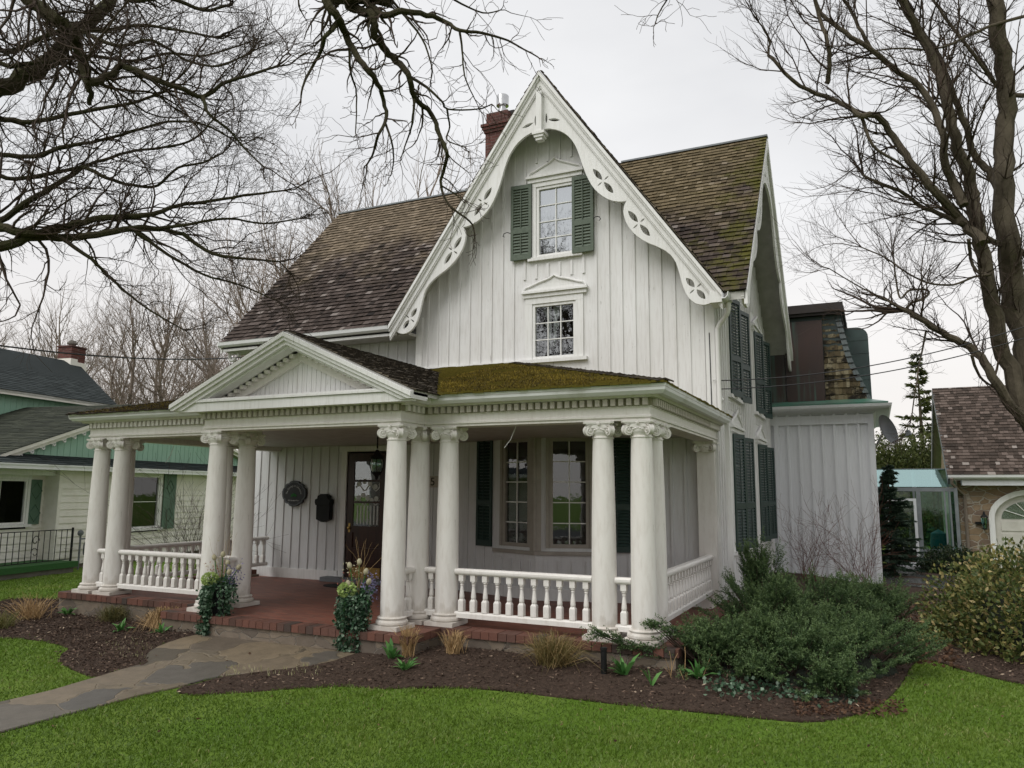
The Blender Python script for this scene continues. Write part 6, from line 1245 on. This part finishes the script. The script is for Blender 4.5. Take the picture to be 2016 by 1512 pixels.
limb(pts=c1([(430,310),(440,240),(430,150),(400,60),(380,-20)]), d=12, w0=10, w1=6, seed=52, **S3)
limb(pts=c1([(560,430),(600,540),(690,600),(740,640)]), d=12, w0=7, w1=4, seed=53, **S3)
limb(pts=c1([(600,190),(560,120),(520,40),(480,-20)]), d=12, w0=8, w1=5, seed=54, **S3)
limb(pts=c1([(970,1320),(1000,1400),(1050,1440)]), d=12, w0=6, w1=4, seed=55, tip=0, **{**S3, 'tip': 0} if False else {k__: v__ for k__, v__ in S3.items()})
limb(pts=c1([(960,890),(965,960),(990,1010),(1040,1020),(980,1030),(900,1060),(800,1050),(720,1010),(650,960),(560,920)]), d=12, w0=7, w1=2.5, seed=56, **S3)
limb(pts=c1([(800,1230),(780,1330),(760,1450),(745,1560)]), d=12, w0=4, w1=2, seed=57, **{**S3, 'L': (.2, .6), 'dens': .3})
link('twigs', segmesh('twigs', tw, 3), M['redtwig'] if False else M['twig'], RT)
# bare shrubs
def twig_shrub(name, cx, cy, z0, h, spread, ns, mat, label, seed, nch=(4, 3), r=.007):
    rr = random.Random(seed); o = thing(name, (cx, cy, z0), label, 'shrub'); s = []
    for i in range(ns):
        a = rr.uniform(0, 2*PI); t = rr.uniform(.1, .75)*spread; d = Vector((math.cos(a)*t, math.sin(a)*t, 1)).normalized(); grow(rr, Vector((cx+rr.gauss(0, .1), cy+rr.gauss(0, .1), z0)), d, h*rr.uniform(.5, 1), r, 0, s, nch, .02, .12, 6, (.3, .8), .0018, .35, (.35, .65))
    link('stems', segmesh('stems', s, 4), M[mat], o); return o
twig_shrub('bare_shrub', 1.9, 9.2, GZ, 1.35, .8, 16, 'redtwig', 'bare reddish twig shrub before the white rear extension, right one', 5)
twig_shrub('bare_shrub', .9, 9.3, GZ, 1.25, .8, 14, 'redtwig', 'bare reddish twig shrub before the white rear extension, left one', 6)
q = atd(370, 1130, 14.5); twig_shrub('bare_shrub', q.x, q.y, GZ, 1.9, 1.0, 18, 'twig', 'dark bare shrub behind the left porch railing', 7, (6, 3))
q = atg(1335, 1338); twig_shrub('bare_shrub', q.x, q.y, GZ, .48, .9, 9, 'straw', 'few pale bare stems at the left end of the junipers', 8, (), .005)
# spruce, far conifer and cedar hedge
def conifer(cx, cy, z0, h, r0, layers, per, mat, label, name, droop=-.25, sp=1.0, lw=.012, bl=.06, K=40):
    o = thing(name, (cx, cy, z0), label, 'tree'); MB().tube([(cx, cy, z0), (cx, cy, z0+h*.98)], [h*.018+.01, .01], 8).build('trunk', M['bark'], o)
    P = []; D = []; A = []; segs = []
    for i in range(layers):
        t = i/layers; z = z0+h*(.05+.93*t); rl__ = r0*(1-t)**.85*random.uniform(.75, 1.1)
        for j in range(per):
            z = z0+h*(.05+.93*t)+random.uniform(-.5, .5)*h/layers; a = random.uniform(0, 2*PI); L = max(.08, rl__*random.uniform(.6, 1.1)); d = Vector((math.cos(a), math.sin(a), droop+.3*t)).normalized(); p = Vector((cx, cy, z)); segs.append((p, p+d*L, .012, .004)); rn = random.random()*.6
            side = d.cross(Z1).normalized()
            for k__ in range(K):
                s = random.random()**.7; w = (random.random()*2-1)*.28*L*(1.1-s); q_ = p+d*(L*s)+side*w-Z1*(.06*L*abs(w)/(.28*L+.01)); P.append(tuple(q_)); D.append(tuple(d*.8+side*(1 if w > 0 else -1)*.7+Vector([random.gauss(0, .35) for _ in range(3)]))); A.append(min(1, rn+random.random()*.4))
    blades_obj('foliage', P, D, bl, lw, mat, .1, o, np.array(A)); link('branches', segmesh('branches', segs, 3), M['twig'], o); return o
q = aty(1752, 1000, 12.6); conifer(q.x, 12.6, -.4, 2.75, .88, 15, 11, M['spruce'], 'small dark spruce behind the corner of the rear extension', 'spruce_tree', -.1, lw=.03, bl=.10, K=90)
q = atd(1818, 900, 34); zt_ = atd(1818, 680, 34).z; conifer(q.x, q.y, -.4, zt_+.4, 2.0, 30, 3, M['hedge'], 'tall thin open conifer rising between the cottage and the garage', 'tall_conifer', -.05, lw=.07, bl=.26, K=34)
i = 0
for u, top_, dd_, lab in ((1735, 868, 31, 'olive green cedar nearest the cottage extension'), (1765, 876, 30, 'olive green cedar second from the extension'), (1800, 872, 31, 'olive green cedar in the middle of the hedge'), (1838, 868, 30, 'olive green cedar nearest the garage roof')):
    q = atd(u, 900, dd_); zt_ = atd(u, top_, dd_).z; o = leafbush('cedar', q.x, q.y, 1.3, 1.0, -.4, zt_, 11000, .17, M['hedge'], lab, .35, 10); tag(o, lab, 'tree', 'cedars behind the greenhouse'); i += 1
# ================================================================== sky, sun, render
w = bpy.data.worlds.new('World'); S.world = w; w.use_nodes = True; t = w.node_tree; t.nodes.clear()
out = t.nodes.new('ShaderNodeOutputWorld'); bg = t.nodes.new('ShaderNodeBackground'); t.links.new(bg.outputs[0], out.inputs[0])
sky = t.nodes.new('ShaderNodeTexSky'); sky.sky_type = 'NISHITA'; sky.sun_disc = False; sky.sun_elevation = R(52); sky.sun_rotation = R(200)
tc = t.nodes.new('ShaderNodeTexCoord'); nz = t.nodes.new('ShaderNodeTexNoise'); nz.inputs['Scale'].default_value = 1.6; nz.inputs['Detail'].default_value = 5
mp = t.nodes.new('ShaderNodeMapping'); mp.inputs['Scale'].default_value = (1, 1, 2.6); t.links.new(tc.outputs['Generated'], mp.inputs[0]); t.links.new(mp.outputs[0], nz.inputs['Vector'])
rp__ = t.nodes.new('ShaderNodeValToRGB'); rp__.color_ramp.elements[0].position = .3; rp__.color_ramp.elements[0].color = (4.45, 4.5, 4.62, 1); rp__.color_ramp.elements[1].position = .72; rp__.color_ramp.elements[1].color = (5.95, 5.95, 6.0, 1); t.links.new(nz.outputs['Fac'], rp__.inputs[0])
sx_ = t.nodes.new('ShaderNodeSeparateXYZ'); t.links.new(tc.outputs['Generated'], sx_.inputs[0]); mr = t.nodes.new('ShaderNodeMapRange'); mr.inputs[1].default_value = 0; mr.inputs[2].default_value = .35; mr.inputs[3].default_value = 1; mr.inputs[4].default_value = 0; t.links.new(sx_.outputs[2], mr.inputs[0])
mh = t.nodes.new('ShaderNodeMix'); mh.data_type = 'RGBA'; t.links.new(mr.outputs[0], mh.inputs[0]); t.links.new(rp__.outputs[0], mh.inputs[6]); mh.inputs[7].default_value = (6.1, 5.75, 5.45, 1)
mx = t.nodes.new('ShaderNodeMix'); mx.data_type = 'RGBA'; mx.inputs[0].default_value = .97; t.links.new(sky.outputs[0], mx.inputs[6]); t.links.new(mh.outputs[2], mx.inputs[7]); t.links.new(mx.outputs[2], bg.inputs[0]); bg.inputs[1].default_value = .1
sd = bpy.data.lights.new('sun', 'SUN'); sd.energy = 1.5; sd.angle = R(50); sd.color = (1, .985, .955); so = bpy.data.objects.new('sun', sd); COL.objects.link(so)
el, az = R(52), R(200)   # towards the sun: behind and left of the camera
so.rotation_euler = Vector((math.sin(az)*math.cos(el), math.cos(az)*math.cos(el), math.sin(el))).to_track_quat('Z', 'Y').to_euler()
S.render.engine = 'CYCLES'; S.view_settings.view_transform = 'Standard'; S.view_settings.look = 'None'; S.view_settings.exposure = .70; S.view_settings.gamma = 1
S.render.resolution_x = 1024; S.render.resolution_y = 768
